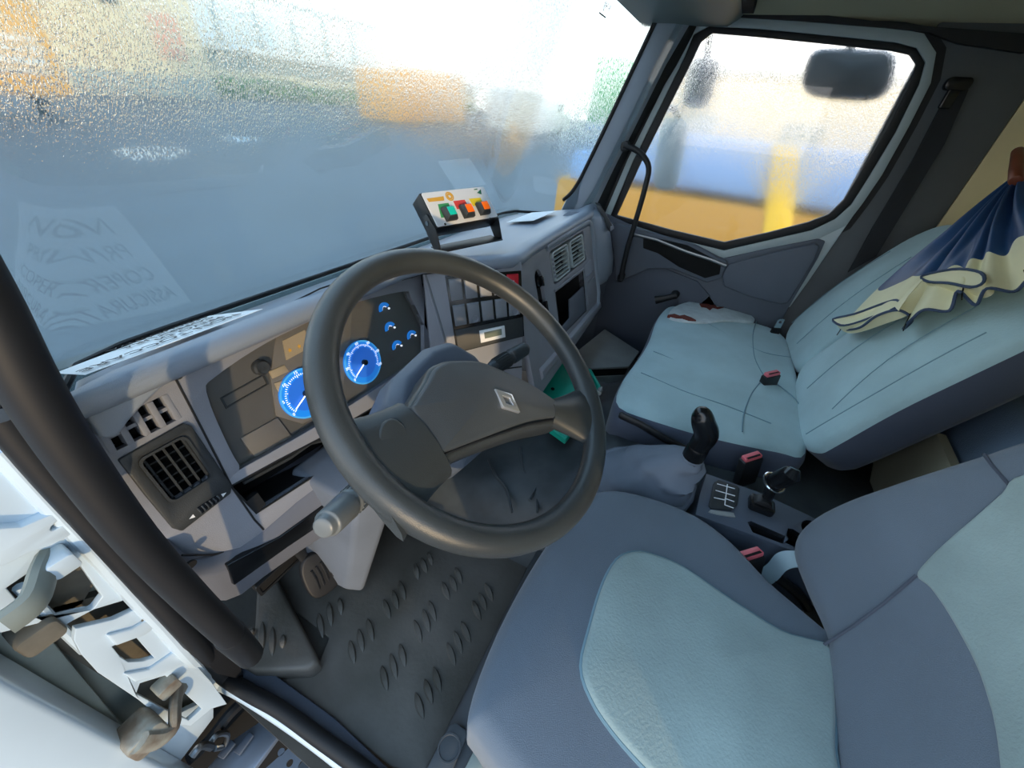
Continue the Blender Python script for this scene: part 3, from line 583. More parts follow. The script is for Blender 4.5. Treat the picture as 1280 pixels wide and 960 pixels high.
# demister grille above it
mb = MB(); mb.poly(FA, defq, -.04, -.03); fin('demister_duct', mb, M['hole'], db)
q = [V((*x, 0)) for x in defq]
for k in range(5):
    f = k / 4; a = q[0].lerp(q[1], f); b = q[3].lerp(q[2], f); d = (b - a).normalized(); s = V((-d.y, d.x, 0)) * .004
    mb = MB(); mb.poly(FA, [a - s, a + s, b + s, b - s], -.02, .001); fin('grille_bar', mb, M['dash'], db, bev=.001)
for k in range(4):
    f = k / 4 + .05; g = f + .15; a = q[0].lerp(q[3], .5).lerp(q[1].lerp(q[2], .5), f); b = q[0].lerp(q[3], .5).lerp(q[1].lerp(q[2], .5), g)
    mb = MB(); mb.poly(FA, [a - V((0, .0025, 0)), b - V((0, .0025, 0)), b + V((0, .0025, 0)), a + V((0, .0025, 0))], -.02, -.004); fin('grille_link', mb, M['dash'], db)
# storage slot under the cluster
mb = MB(); sc = [(q[0], q[1]) for q in slot]
mb.loft([[FA.p(a, b, c) for a, b in sc] for c in (-.09, .001)], cap=False); so = fin('storage_slot', mb, M['black'], db, solid=.003)
mb = MB(); mb.poly(FA, sc, -.095, -.09); fin('slot_back', mb, M['hole'], so)
mb = MB(); mb.tube([FA.p(*q, -.02) for q in [(-0.740,-0.217),(-0.654,-0.230),(-0.608,-0.230),(-0.584,-0.241)]], .004, 8); fin('slot_lip', mb, M['vent'], so)
mb = MB(); mb.poly(FA, [(-0.760,-0.239),(-0.737,-0.238),(-0.736,-0.266),(-0.754,-0.270)], -.012, .001); fin('slot_corner', mb, M['black'], so)
# knee panel under the fascia
a = [V(q) for q in [(-0.864,0.569,0.542),(-0.861,0.557,0.504),(-0.836,0.548,0.474),(-0.802,0.541,0.451),(-0.760,0.540,0.447),(-0.689,0.540,0.449),(-0.598,0.539,0.443),(-0.485,0.535,0.432),(-0.318,0.526,0.402)]]
b = [V(q) for q in [(-0.879,0.525,0.528),(-0.875,0.525,0.486),(-0.851,0.525,0.456),(-0.814,0.525,0.422),(-0.760,0.525,0.404),(-0.687,0.525,0.380),(-0.586,0.525,0.354),(-0.458,0.525,0.322),(-0.273,0.525,0.276)]]
c = [V(q) for q in [(-0.875,0.535,0.439),(-0.874,0.535,0.400),(-0.858,0.535,0.370),(-0.836,0.535,0.352),(-0.795,0.535,0.345),(-0.722,0.535,0.325),(-0.615,0.535,0.285),(-0.489,0.535,0.241),(-0.286,0.535,0.161)]]
d_ = [p + V((.01, .08, -.0)) for p in c]; e_ = [p + V((0, .10, 0)) for p in a]
mb = MB(); mb.loft([[p, p.lerp(q, .5) + V((0, -.006, .002)), q, r, s, t] for p, q, r, s, t in zip(a, b, c, d_, e_)]); kp = fin('knee_panel', mb, M['dashlow'], db, bev=.004, ang=50)
mb = MB(); mb.prism([(-0.834,0.522,0.458),(-0.749,0.522,0.422),(-0.634,0.522,0.402),(-0.558,0.522,0.388),(-0.551,0.522,0.347),(-0.630,0.522,0.351),(-0.744,0.522,0.383),(-0.840,0.522,0.405)], (0, .02, 0)); fin('blank_strip', mb, M['gloss'], kp, bev=.002)
mb = MB(); mb.tube([V(q) for q in [(-0.866,0.545,0.517),(-0.837,0.545,0.475),(-0.802,0.545,0.443),(-0.759,0.545,0.438),(-0.688,0.545,0.440),(-0.595,0.545,0.432)]], .0018, 6); fin('panel_joint', mb, M['black'], kp)
mb = MB(); q = (-0.867,0.530,0.506); fr = Fr(q, (1, 0, 0), (0, .3, .95)); mb.poly(fr, ell(0, 0, .008, .005), -.003, .003); fin('screw_hole', mb, M['hole'], kp)
# angled centre stack
mb = MB(); st = [(-.262, .012), (.004, .012), (.008, -.06), (.0, -.40), (-.255, -.40), (-.262, -.2)]
mb.poly(SWF, st, -.02, 0); fin('centre_stack', mb, M['dash'], db, bev=.004)
mb = MB(); mb.tube([SWF.p(a, b, .001) for a, b in [(-0.258,-0.010),(-0.236,-0.110),(-0.210,-0.240)]], .006, 8, flat=.5); fin('stack_ridge', mb, M['dash'], db)
TL, TR, BL, BR = [V((*q, 0)) for q in [(-0.208,-0.016),(0.000,-0.011),(-0.191,-0.221),(0.008,-0.193)]]
def sq(f, g): return TL.lerp(TR, f).lerp(BL.lerp(BR, f), g)
mb = MB(); mb.poly(SWF, [sq(0, 0), sq(1, 0), sq(1, 1), sq(0, 1)], .0, .004); sp = fin('switch_panel', mb, M['gloss'], db, bev=.0015)
for r_ in range(2):
    for k in range(5):
        f0, f1 = .03 + k * .19, .03 + k * .19 + .165; g0, g1 = (.035, .315) if r_ == 0 else (.365, .645)
        q = [sq(f0, g0), sq(f1, g0), sq(f1, g1), sq(f0, g1)]
        hz = (r_ == 0 and k == 4); mb = MB()
        ctr = sum(q, V()) / 4; ins = [ctr + (p - ctr) * .86 for p in q]; mid = [(q[0] + q[3]) / 2, (q[1] + q[2]) / 2]
        mb.loft([[SWF.p(p.x, p.y, .004) for p in q], [SWF.p(p.x, p.y, z) for p, z in zip(ins, (.012, .012, .007, .007))]])
        o = fin('hazard_switch' if hz else 'rocker_switch', mb, M['red'] if hz else M['sw'], db, bev=.0012, label='red hazard switch' if hz else None)
        if hz:
            mb = MB(); fr = SWF.at(ctr.x, ctr.y, .0102); t = [(-.008, -.006), (.008, -.006), (0, .009)]
            mb.ring(fr, t, [(x * .5, y * .5 - .0002) for x, y in t], 0, .002); fin('warning_triangle', mb, M['white'], o)
        elif r_ == 1 and k in (1, 4):
            mb = MB(); p = ctr + (q[3] - q[0]) * .28; mb.lathe(SWF.at(p.x, p.y, .0085), [(.010, -.003), (.010, .001), (.007, -.001), (.0005, -.002)], 14); fin('finger_dimple', mb, M['dash'], o)
q = [sq(.02, .69), sq(.98, .69), sq(.98, .985), sq(.02, .985)]
mb = MB(); mb.poly(SWF, q, .004, .008); hp = fin('meter_panel', mb, M['vent'], db, bev=.001)
q = [sq(.34, .755), sq(.70, .755), sq(.70, .93), sq(.34, .93)]; mb = MB(); mb.poly(SWF, q, .008, .013); fin('hour_meter', mb, M['white'], hp, bev=.001)
q = [sq(.40, .79), sq(.65, .79), sq(.65, .88), sq(.40, .88)]; mb = MB(); mb.poly(SWF, q, .013, .0138); fin('meter_display', mb, M['lcd'], hp)
mb = MB(); mb.tube([SWF.p(a, b, .001) for a, b in [(-.22, -.285), (.0, -.285)]], .0022, 6); fin('panel_joint', mb, M['black'], db)
# right hand panel
knob = rrect(.112, .162, -.185, -.03, .024, 5); bx = [(0.254,-0.129),(0.541,-0.142),(0.509,-0.285),(0.237,-0.285)]
bx = [(.245, -.135), (.535, -.142), (.52, -.30), (.235, -.29)]
vr = rrect(.245, .60, -.112, -.002, .015)
mb = MB(); mb.plate(RP, [(-.01, .022), (.70, .022), (.725, .0), (.725, -.30), (.70, -.36), (.0, -.40), (-.02, -.40)], [knob, vr, bx], -.02, 0); fin('right_fascia', mb, M['dash'], db, bev=.003)
mb = MB(); mb.tube([RP.p(a, b, .0) for a, b in ((.225, .012), (.235, .016), (.66, .016), (.688, .004), (.695, -.04), (.695, -.28), (.665, -.325), (.22, -.345))], .013, 10, flat=.6); fin('fascia_bead', mb, M['dashtop'], db)
mb = MB(); mb.box(RP, .235, .61, -.12, .005, -.035, -.028); fin('vent_recess', mb, M['black'], db)
for a0, a1 in ((.258, .402), (.428, .572)):
    mb = MB(); mb.ring(RP, rrect(a0, a1, -.105, -.008, .012), rrect(a0 + .009, a1 - .009, -.099, -.014, .008), -.025, .004); v = fin('air_vent', mb, M['frame'], db, bev=.0015)
    mb = MB(); mb.box(RP, a0 + .005, a1 - .005, -.1, -.012, -.024, -.02); fin('vent_duct', mb, M['hole'], v)
    for k in range(6):
        b = -.092 + k * .0138; mb = MB(); mb.loft([[RP.p(a, b, .002), RP.p(a, b + .003, .002), RP.p(a, b + .0045, -.006), RP.p(a, b + .0015, -.006)] for a in (a0 + .008, a1 - .008)]); fin('slat', mb, M['frame'], v)
    mb = MB(); mb.lathe(RP.at((a0 + a1) / 2, -.057, .003), [(.004, -.003), (.004, .003), (.002, .004)], 8); fin('slat_tab', mb, M['black'], v)
    mb = MB(); x = a0 - .004 if a0 < .3 else a1 - .002
    for k in range(5): mb.box(RP, x, x + .006, -.09 + k * .014, -.082 + k * .014, .0, .007)
    fin('thumbwheel', mb, M['dash'], v, bev=.001)
mb = MB(); mb.poly(RP, knob, -.03, -.012); kr = fin('control_recess', mb, M['hole'], db)
for b in (-.065, -.145):
    mb = MB(); mb.lathe(RP.at(.137, b, -.012), [(.021, 0), (.020, .014), (.016, .018), (.0005, .018)], 20); k_ = fin('heater_knob', mb, M['gloss'], kr)
    mb = MB(); mb.box(RP.at(.137, b, .006), -.003, .003, -.016, .016, 0, .010); fin('knob_grip', mb, M['gloss'], k_, bev=.0015)
mb = MB(); mb.poly(RP, bx, -.16, -.15); bo = fin('storage_box', mb, M['hole'], db)
mb = MB(); mb.loft([[RP.p(a, b, c) for a, b in bx] for c in (-.155, .001)], cap=False); fin('box_wall', mb, M['black'], bo, solid=.003)
mb = MB(); mb.poly(RP, [(.36, -.20), (.52, -.20), (.515, -.298), (.25, -.292), (.25, -.265), (.34, -.262)], -.005, .001); fin('box_flap', mb, M['trim'], bo, bev=.001)
mb = MB(); mb.tube([RP.p(.236, -.128, .003), RP.p(.54, -.136, .003)], .006, 8, flat=.5); fin('box_lip', mb, M['dash'], db)
mb = MB(); mb.rbox(RP, .55, .655, -.29, -.125, 0, .003, .01); fin('side_blank', mb, M['dash'], db, bev=.001)
for b in (-.20, -.175): 
    mb = MB(); mb.box(RP, .565, .645, b, b + .004, .002, .010); fin('blank_rib', mb, M['dash'], db, bev=.001)
mb = MB(); mb.loft([[RP.p(a, -.315, .0), RP.p(a, -.325, .012), RP.p(a, -.345, .012), RP.p(a, -.36, .0)] for a in (.03, .69)]); fin('lower_ledge', mb, M['dash'], db, bev=.003)
# bulging passenger end
mb = MB(); rg = []
for x, e in ((.70, .0), (.728, .022), (.77, .04), (.83, .048), (.88, .035), (.908, .0), (.915, -.04)):
    rg.append([V((x, y - (e if y < .6 else 0), z)) for y, z in ((.62, .70), (.545, .766), (.50, .772), (.462, .745), (.425, .66), (.395, .58), (.385, .52), (.40, .475), (.62, .475))])
mb.loft(rg); en = fin('end_bolster', mb, M['dashtop'], db, ang=60)
mb = MB(); mb.prism([V(q) for q in [(0.800,0.463,0.790),(0.800,0.442,0.790),(0.800,0.365,0.711),(0.800,0.382,0.695)]], (.05, .02, 0)); fin('demister_slot', mb, M['vent'], en, bev=.002)
mb = MB(); mb.prism([V(q) for q in [(0.797,0.383,0.718),(0.797,0.374,0.723),(0.797,0.364,0.712),(0.797,0.379,0.699)]], (.03, .01, 0)); fin('slot_clip', mb, M['dash'], en, bev=.001)
mb = MB(); mb.prism([V((x, y, z)) for x, y, z in ((.70, .375, .47), (.912, .375, .47), (.912, .40, .42), (.70, .40, .42))], (0, .2, 0)); fin('end_sill', mb, M['dash'], db, bev=.01)
# dark mass behind the panels
mb = MB(); mb.prism([(-.19, .66, .70), (.0, .48, .70), (.88, .52, .70), (.88, .84, .62), (-.19, .84, .62)], (0, 0, -.40)); fin('inner_carrier', mb, M['hole'], db)
mb = MB(); mb.box(W, -.88, -.2, .73, .80, .45, .68); fin('cluster_carrier', mb, M['hole'], db)

# ---------------------------------------------------------------- steering wheel and column
WP = FR['WP']; R0 = .2165
sw = thing('steering_wheel', 'worn black four spoke steering wheel with diamond badge', 'steering wheel', WP.p(0, 0, -.03))
mb = MB(); mb.tube([WP.p(R0 * math.cos(2 * PI * k / 72), R0 * math.sin(2 * PI * k / 72)) for k in range(72)], .0185, 18, closed=True, up=WP.n); fin('rim', mb, M['wheel'], sw)
PO = [(-0.126,0.034),(-0.115,0.041),(-0.079,0.051),(-0.055,0.059),(-0.036,0.058),(-0.017,0.051),(0.019,0.027),(0.040,-0.001),(0.068,-0.050),(0.085,-0.098),(0.088,-0.126),(0.069,-0.123),(0.010,-0.087),(-0.079,-0.049),(-0.137,-0.025),(-0.141,-0.021)]
A, B = pad(WP.at(0, 0, .004), PO, .05, .008, crown=.010, split=True, n=4)
fin('horn_pad', A, M['pad'], sw, ang=60)
hub = [(-0.135,0.034),(-0.119,0.044),(-0.077,0.056),(-0.051,0.065),(-0.031,0.063),(-0.012,0.056),(0.029,0.029),(0.050,-0.001),(0.077,-0.049),(0.097,-0.101),(0.099,-0.134),(0.079,-0.140),(0.004,-0.097),(-0.084,-0.057),(-0.144,-0.035),(-0.155,-0.022),(-0.155,0.001)]
mb = pad(WP.at(0, 0, -.004), hub, .055, .012, crown=0); fin('hub', mb, M['wheel'], sw, ang=60)
def spoke(px0, px1, r0, r1, dz=(-.012, -.012, -.004)):
    p0 = V((*px0, 0)); p1 = V((*px1, 0)); d = (p1 - p0).normalized(); s = V((-d.y, d.x, 0)); mb = MB(); rings = []
    for i in range(9):
        f = i / 8; c = p0.lerp(p1, f); w = r0 * (1 - f) ** 2 + r1 * f ** 2 + (r0 + r1) * .42 * 2 * f * (1 - f); z = dz[0] * (1 - f) + dz[2] * f; h = .020 - .004 * f
        rings.append([WP.p(c.x + s.x * w * math.cos(t), c.y + s.y * w * math.cos(t), z + h * math.sin(t)) for t in [2 * PI * k / 14 for k in range(14)]])
    mb.loft(rings); return mb
fin('spoke', spoke((-0.130,-0.000), (-0.224,0.014), .055, .075), M['wheel'], sw, ang=60)
fin('spoke', spoke((0.066,-0.106), (0.132,-0.174), .022, .065), M['wheel'], sw, ang=60)
mb = MB(); e = (-0.008,-0.041); fr = WP.at(e[0], e[1], .0135); rh = [(0, .025), (.015, 0), (0, -.025), (-.015, 0)]
rot = .10; rh = [(x * math.cos(rot) - y * math.sin(rot), x * math.sin(rot) + y * math.cos(rot)) for x, y in rh]
mb.ring(fr, rh, [(x * .42, y * .42) for x, y in rh], -.003, .003); fin('badge', mb, M['badge'], sw, bev=.001, label='chrome diamond badge')
sp_ = ell(*(-0.174,0.017), .020, .034, 20, -.65); mb = MB(); mb.poly(WP, sp_, -.002, .0085); fin('spoke_button', mb, M['wheel'], sw, bev=.004, seg=3)
mb = MB(); L = [(-0.129,0.031),(-0.133,0.014),(-0.138,-0.008),(-0.142,-0.023),(-0.136,-0.027),(-0.079,-0.050),(0.009,-0.090),(0.067,-0.124),(0.088,-0.128)]; mb.tube([WP.p(a, b, -.0035) for a, b in L], .0022, 6); fin('pad_seam', mb, M['black'], sw)
sc = db
up = [[(-0.213,0.051),(-0.169,0.072),(-0.099,0.079),(-0.025,0.075),(0.039,0.047),(0.078,-0.003),(0.093,-0.090),(-0.006,-0.096),(-0.138,-0.040),(-0.207,0.011)]]
mb = MB(); rings = []
for c, s, dy in ((-.062, .80, 0), (-.082, .95, .0), (-.12, .98, .01), (-.20, .9, .02), (-.30, .62, .03)):
    rings.append([WP.p(q[0] * s, q[1] * s, c) for q in [(-.125, -.02), (-.115, .03), (-.10, .075), (-.06, .10), (.03, .11), (.085, .095), (.105, .05), (.10, -.02), (.07, -.07), (0, -.085), (-.08, -.075)]])
mb.loft(rings); shr = fin('column_shroud', mb, M['console'], sc, bev=.006, seg=3, ang=50)
# lower cover running to the floor
T = [V(q) for q in [(-0.722,0.400,0.551),(-0.668,0.400,0.553),(-0.570,0.400,0.370),(-0.550,0.400,0.261),(-0.649,0.400,0.331)]]
mb = MB(); r0 = [V((-.655, .42, .47)), V((-.56, .40, .47)), V((-.45, .44, .47)), V((-.45, .60, .47)), V((-.655, .60, .47))]
r1 = [V((-.655, .48, .25)), V((-.60, .455, .24)), V((-.50, .50, .25)), V((-.49, .64, .25)), V((-.655, .64, .25))]
r2 = [V((-.66, .535, .06)), V((-.635, .505, .03)), V((-.57, .54, .06)), V((-.54, .66, .06)), V((-.67, .66, .06))]
mb.loft([r0, r1, r2]); fin('column_cover', mb, M['boot'], sc, bev=.012, seg=3, ang=50)
def stalk(nm, p0, p1, prof, m, lab, cap=None):
    p0 = V(p0); p1 = V(p1); z = (p1 - p0).normalized(); x = z.orthogonal().normalized(); fr = Fr(p0, x, z.cross(x)); L = (p1 - p0).length
    mb = MB(); mb.lathe(fr, [(r, f * L) for f, r in prof], 20); o = fin(nm, mb, m, sc, bev=.0015, ang=40, label=lab); return o, fr, L
o, fr, L = stalk('light_stalk', (-0.652,0.335,0.619), (-0.796,0.290,0.683), ((0, .010), (.35, .012), (.4, .0185), (.62, .0185), (.63, .0165), (.66, .0165), (.67, .019), (.93, .0175), (.94, .014), (.99, .013), (1, .009)), M['stalk'], 'grey light stalk with ribbed knob')
mb = MB()
for k in range(20):
    t = 2 * PI * k / 20; mb.tube([fr.p(.0185 * math.cos(t), .0185 * math.sin(t), L * .41), fr.p(.0185 * math.cos(t), .0185 * math.sin(t), L * .61)], .0016, 5)
fin('grip_ribs', mb, M['stalk'], o)
o, fr, L = stalk('wiper_stalk', (-0.366,0.360,0.608), (-0.197,0.300,0.634), ((0, .009), (.3, .010), (.4, .016), (.66, .018), (.67, .0165), (.70, .0165), (.71, .0185), (.95, .0165), (1, .010)), M['vent'], 'black wiper stalk')
mb = MB()
for k in range(20):
    t = 2 * PI * k / 20; mb.tube([fr.p(.0172 * math.cos(t), .0172 * math.sin(t), L * .44), fr.p(.018 * math.cos(t), .018 * math.sin(t), L * .65)], .0014, 5)
fin('grip_ribs', mb, M['vent'], o)
mb = MB(); q = (-0.159,0.038); mb.lathe(WP.at(-.105, .018, -.085), [(.016, -.01), (.016, .012), (.012, .014), (.011, .004), (.0005, .004)], 18); fin('ignition_lock', mb, M['metal'], shr)
# ---------------------------------------------------------------- driver seat
DC, DB, BC, BB = FR['DC'], FR['DB'], FR['BC'], FR['BB']
ds = thing('driver_seat', 'dark grey driver seat with pale worn centre panel, nearest the camera', 'seat', (-.56, -.15, .10))
def rel(fr, pts): return [((V((x, y, 0)) - fr.o).x, (V((x, y, 0)) - fr.o).y) for x, y in pts]
cush = rel(DC, [(-.82, .055), (-.80, .082), (-.70, .094), (-.56, .088), (-.42, .066), (-.345, .025), (-.312, -.06), (-.308, -.16), (-.34, -.235), (-.395, -.30), (-.44, -.38), (-.47, -.42), (-.74, -.42), (-.80, -.30), (-.84, -.16), (-.845, -.04)])
dome = lambda a, b: .012 * math.cos(max(-1, min(1, a / .30)) * PI / 2) - .10 * max(0, b - .17) - .02 * max(0, -b - .12)
mb = pad(DC, cush, .13, .030, crown=.008, fn=dome); fin('cushion', mb, M['seat'], ds, ang=70)
ins = [(0.083,0.085),(0.051,0.110),(-0.006,0.120),(-0.078,0.119),(-0.132,0.114),(-0.161,0.090),(-0.180,0.056),(-0.194,0.014),(-0.206,-0.036),(-0.221,-0.097),(-0.218,-0.159),(-0.112,-0.203),(-0.061,-0.206),(-0.000,-0.215),(0.073,-0.220),(0.073,-0.194),(0.064,-0.151),(0.077,-0.079),(0.097,0.002),(0.095,0.051)]
mb = pad(DC.at(0, 0, .013), ins, .028, .010, crown=.010, fn=dome); fin('centre_panel', mb, M['inset'], ds, ang=70, label='pale worn centre panel of the seat')
mb = MB(); mb.tube([DC.p(q[0], q[1], .004 + dome(q[0], q[1])) for q in catmull([(*q, 0) for q in ins], 3)], .0035, 6, closed=True); fin('piping', mb, M['seam'], ds)
P = [(0.089,-0.042),(0.173,-0.056),(0.235,-0.061),(0.283,-0.047),(0.309,-0.002),(0.316,0.067),(0.309,0.149),(0.299,0.218),(0.288,0.275),(0.281,0.316)]
bk = list(P) + [(.25, .42), (.20, .60), (.0, .66), (-.20, .60), (-.27, .40), (-.27, .12), (-.22, -.03), (-.08, -.055), (.04, -.055)]
fb = lambda a, b: .030 * min(1, (abs(a) / .24) ** 2) * (1 if b < .45 else 0.5) - .012
mb = pad(DB, bk, .13, .045, crown=.0, fn=fb, kin=9); fin('backrest', mb, M['seat'], ds, ang=70)
ins2 = [(0.134,0.127),(0.150,0.148),(0.168,0.183),(0.184,0.220),(0.201,0.259),(0.213,0.295)] + [(.17, .42), (.12, .56), (-.0, .60), (-.14, .55), (-.2, .36), (-.21, .14)] + [(-0.161,0.112),(-0.114,0.124),(-0.078,0.133),(-0.044,0.140),(-0.019,0.143),(0.018,0.145),(0.077,0.141),(0.114,0.135)]
mb = pad(DB.at(0, 0, .005), ins2, .025, .008, crown=.006, fn=fb, kin=9); fin('back_centre_panel', mb, M['inset'], ds, ang=70, label='pale worn centre panel of the backrest')
for nm, q in (('bolster_seam', [(0.068,-0.039),(0.088,0.021),(0.109,0.073),(0.134,0.127)]), ('bolster_seam', [(0.263,0.270),(0.240,0.270),(0.219,0.270),(0.208,0.270)])):
    mb = MB(); mb.tube([DB.p(a, b, fb(a, b) + .001) for a, b in q], .0022, 6); fin(nm, mb, M['trimlow'], ds)
mb = MB(); mb.loft([[V(q) for q in R] for R in ([(-.80, .05, .33), (-.34, .03, .33), (-.34, -.42, .33), (-.80, -.42, .33)], [(-.76, .02, .22), (-.36, .0, .22), (-.36, -.42, .22), (-.76, -.42, .22)], [(-.74, -.02, .10), (-.38, -.02, .10), (-.38, -.42, .10), (-.74, -.42, .10)])])
fin('pedestal', mb, M['plinth'], ds, bev=.01)
mb = MB(); mb.loft([[V((x, .16, 0)), V((x, .145, .085)), V((x, .12, .10)), V((x, -.45, .10)), V((x, -.45, 0))] for x in (-.83, -.31)])
fin('base_plinth', mb, M['plinth'], ds, bev=.006)
pq = [(-0.807,0.143,0.105),(-0.767,0.141,0.105),(-0.758,0.132,0.105),(-0.758,0.108,0.105),(-0.765,0.102,0.105),(-0.815,0.101,0.105),(-0.847,0.111,0.105),(-0.846,0.143,0.105)]
mb = MB(); mb.prism(pq, (0, 0, .010)); pl = fin('plinth_cover', mb, M['plinth'], ds, bev=.003)
c_ = sum((V(q) for q in pq), V()) / len(pq); fr = Fr(c_ + V((0, 0, .010)), (1, 0, 0), (0, 1, 0))
mb = MB(); mb.lathe(fr, [(.022, -.003), (.022, .002), (.019, .002), (.018, -.001), (.0005, -.001)], 20); fin('cover_ring', mb, M['plinth'], pl)
mb = MB(); mb.prism([(-0.777,0.080,0.108),(-0.756,0.068,0.108),(-0.759,0.049,0.108),(-0.819,0.058,0.108),(-0.821,0.083,0.108)], (0, 0, .012)); fin('seat_rail', mb, M['bodygrey'], ds, bev=.002)
# belt stalk of the driver seat
q = V((-0.349,-0.268,0.440))
def buckle(root_parent, q, tilt, h=.10, red='buckle', thing_=True, lab=''):
    z = V(tilt).normalized(); u = V((.65, -.76, 0)); u = (u - z * u.dot(z)).normalized(); fr = Fr(q, u, z)
    bk_ = thing('seat_belt_buckle', lab, 'buckle', q - z * h, 'seat belt buckles') if thing_ else root_parent
    mb = MB(); mb.rbox(fr, -.027, .027, -h, -.004, -.011, .011, .006); fin('housing', mb, M['black'], bk_, bev=.003)
    mb = MB(); mb.rbox(fr, -.023, .023, -.006, .006, -.0085, .0085, .003); fin('release_button', mb, M[red], bk_, bev=.002, label='pinkish red release button')
    mb = MB(); mb.rbox(fr, -.018, .018, .003, .0068, .003, .0078, .001); fin('latch_slot', mb, M['hole'], bk_)
    return bk_
buckle(None, q, (.10, .25, 1), lab='red buttoned belt buckle between the driver seat and the gear console')
buckle(None, V((-0.049,-0.273,0.440)), (-.12, .2, 1), lab='red buttoned belt buckle at the near side of the passenger bench')
buckle(None, V((0.347,-0.318,0.482)), (-.1, .12, 1), h=.095, lab='red buttoned belt buckle in the middle of the bench cushion')
lw_ = thing('lap_belt', 'pale worn belt webbing sagging beside the driver backrest', 'seat belt', (-.33, -.36, .33))
mb = MB(); pa = catmull([V(q) for q in [(-0.315,-0.327,0.340),(-0.315,-0.333,0.377),(-0.315,-0.333,0.413),(-0.315,-0.344,0.434),(-0.315,-0.365,0.447)]], 4, False)
mb.loft([[p + V((-.012, -.01, 0)), p + V((.012, .01, .004)), p + V((.012, .01, .007)), p + V((-.012, -.01, .003))] for p in pa]); fin('webbing', mb, M['paleweb'], lw_)
mb = MB(); pa = catmull([V(q) for q in [(-0.320,-0.344,0.377),(-0.320,-0.366,0.367),(-0.320,-0.394,0.353),(-0.320,-0.419,0.329)]], 4, False); mb.tube(pa, .010, 8); fin('belt_sleeve', mb, M['black'], lw_)

# ---------------------------------------------------------------- passenger bench
pb = thing('passenger_bench', 'pale blue double passenger bench with two backrests', 'seat', (.46, -.15, .1))
bc = rel(BC, [(.0, .075), (.12, .10), (.30, .085), (.46, .08), (.64, .085), (.80, .075), (.885, .05), (.905, -.04), (.90, -.2), (.89, -.40), (.60, -.43), (.30, -.43), (.07, -.42), (.03, -.35), (-.012, -.20), (-.022, -.06)])
bf = lambda a, b: .022 * math.cos(max(-1, min(1, a / .52)) * PI / 2) + .012 * math.sin((b + .2) * 9) * .6 - .06 * max(0, b - .16)
A, B = pad(BC, bc, .17, .035, crown=.006, fn=bf, split=45, kin=9)
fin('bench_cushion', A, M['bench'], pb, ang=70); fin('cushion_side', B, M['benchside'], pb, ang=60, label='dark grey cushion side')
def seam(par, fr, pts, fn, r=.0018, m='seam', c=.0035):
    mb = MB(); mb.tube([fr.p(q.x, q.y, fn(q.x, q.y) + c) for q in catmull([(*q, 0) for q in pts], 4, False)], r, 6); return fin('seam', mb, M[m], par)
seam(pb, BC, [(0.442,-0.152),(0.257,-0.132),(0.064,-0.131),(-0.034,-0.148),(-0.079,-0.164)], bf)
seam(pb, BC, [(-0.093,-0.159),(-0.208,-0.123),(-0.331,-0.103),(-0.410,-0.102)], bf)
seam(pb, BC, [(-0.068,-0.165),(-0.105,-0.206),(-0.151,-0.248),(-0.208,-0.265)], bf)
seam(pb, BC, [(0.256,0.044),(0.158,-0.067),(0.113,-0.164),(0.150,-0.258)], bf, .0012)
seam(pb, BC, [(-0.266,0.201),(-0.308,0.069),(-0.318,-0.058),(-0.326,-0.175)], bf, .0014)
seam(pb, BC, [(-0.110,0.191),(-0.165,0.048),(-0.184,-0.099)], bf, .0014)
fbb = lambda a, b: .02 * math.sin(min(1, max(0, b / .5)) * PI) - .006
n_out = [(-0.145,-0.023),(-0.045,-0.023),(0.063,-0.006),(0.141,0.037),(0.160,0.131)]
near = [(-.385, .01), (-.40, .06), (-.40, .20), (-.395, .34), (-.37, .47), (-.31, .535), (-.2, .555), (-.06, .55), (.02, .52), (.05, .44), (.055, .30), (.05, .12), (.045, .02), (-.1, -.03), (-.3, -.03)]
far = [(.07, .01), (.068, .15), (.07, .34), (.085, .45), (.14, .52), (.26, .548), (.38, .54), (.445, .49), (.465, .38), (.468, .15), (.45, .0), (.26, -.03)]
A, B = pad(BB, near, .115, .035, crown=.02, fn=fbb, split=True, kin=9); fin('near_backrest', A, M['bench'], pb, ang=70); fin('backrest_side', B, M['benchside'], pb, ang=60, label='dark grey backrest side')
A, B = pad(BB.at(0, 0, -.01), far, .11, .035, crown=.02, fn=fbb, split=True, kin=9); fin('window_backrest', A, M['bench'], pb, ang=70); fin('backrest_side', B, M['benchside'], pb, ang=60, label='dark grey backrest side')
cb = lambda a, b: fbb(a, b) + .017
for pts in ([(-.33, .10), (-.27, .25), (-.24, .42)], [(-.16, .05), (-.13, .2), (-.12, .38)], [(-.36, .02), (-.37, .2), (-.35, .40)], [(.16, .05), (.18, .2), (.20, .42)], [(.36, .05), (.36, .2), (.34, .4)]): seam(pb, BB, pts, cb, .0012)
mb = MB(); mb.box(W, .06, .86, -.40, .03, .04, .27); fin('bench_base', mb, M['benchside'], pb, bev=.01)
mb = MB(); P_ = [V(q) for q in [(-0.035,0.057,0.415),(-0.035,0.001,0.408),(-0.035,-0.071,0.389),(-0.035,-0.134,0.379)]]; mb.tube([P_[0] - (P_[1] - P_[0]) * .1] + P_, [.008, .012, .012, .012, .012], 10, flat=.6); fin('recline_lever', mb, M['black'], pb, bev=.002)
q = V((0.831,-0.370,0.470)); fr = Fr(q, (.5, -.86, 0), (0, 0, 1))
bt = thing('belt_tongue', 'steel belt tongue lying at the window side of the bench', 'belt tongue', q)
mb = MB(); mb.plate(fr, rrect(-.014, .014, -.022, .022, .005), [rrect(-.007, .007, .004, .014, .003)], -.0015, .0015); fin('tongue_plate', mb, M['chrome'], bt)
mb = MB(); mb.rbox(fr, -.018, .018, -.05, -.018, -.006, .006, .004); fin('tongue_grip', mb, M['black'], bt, bev=.002)
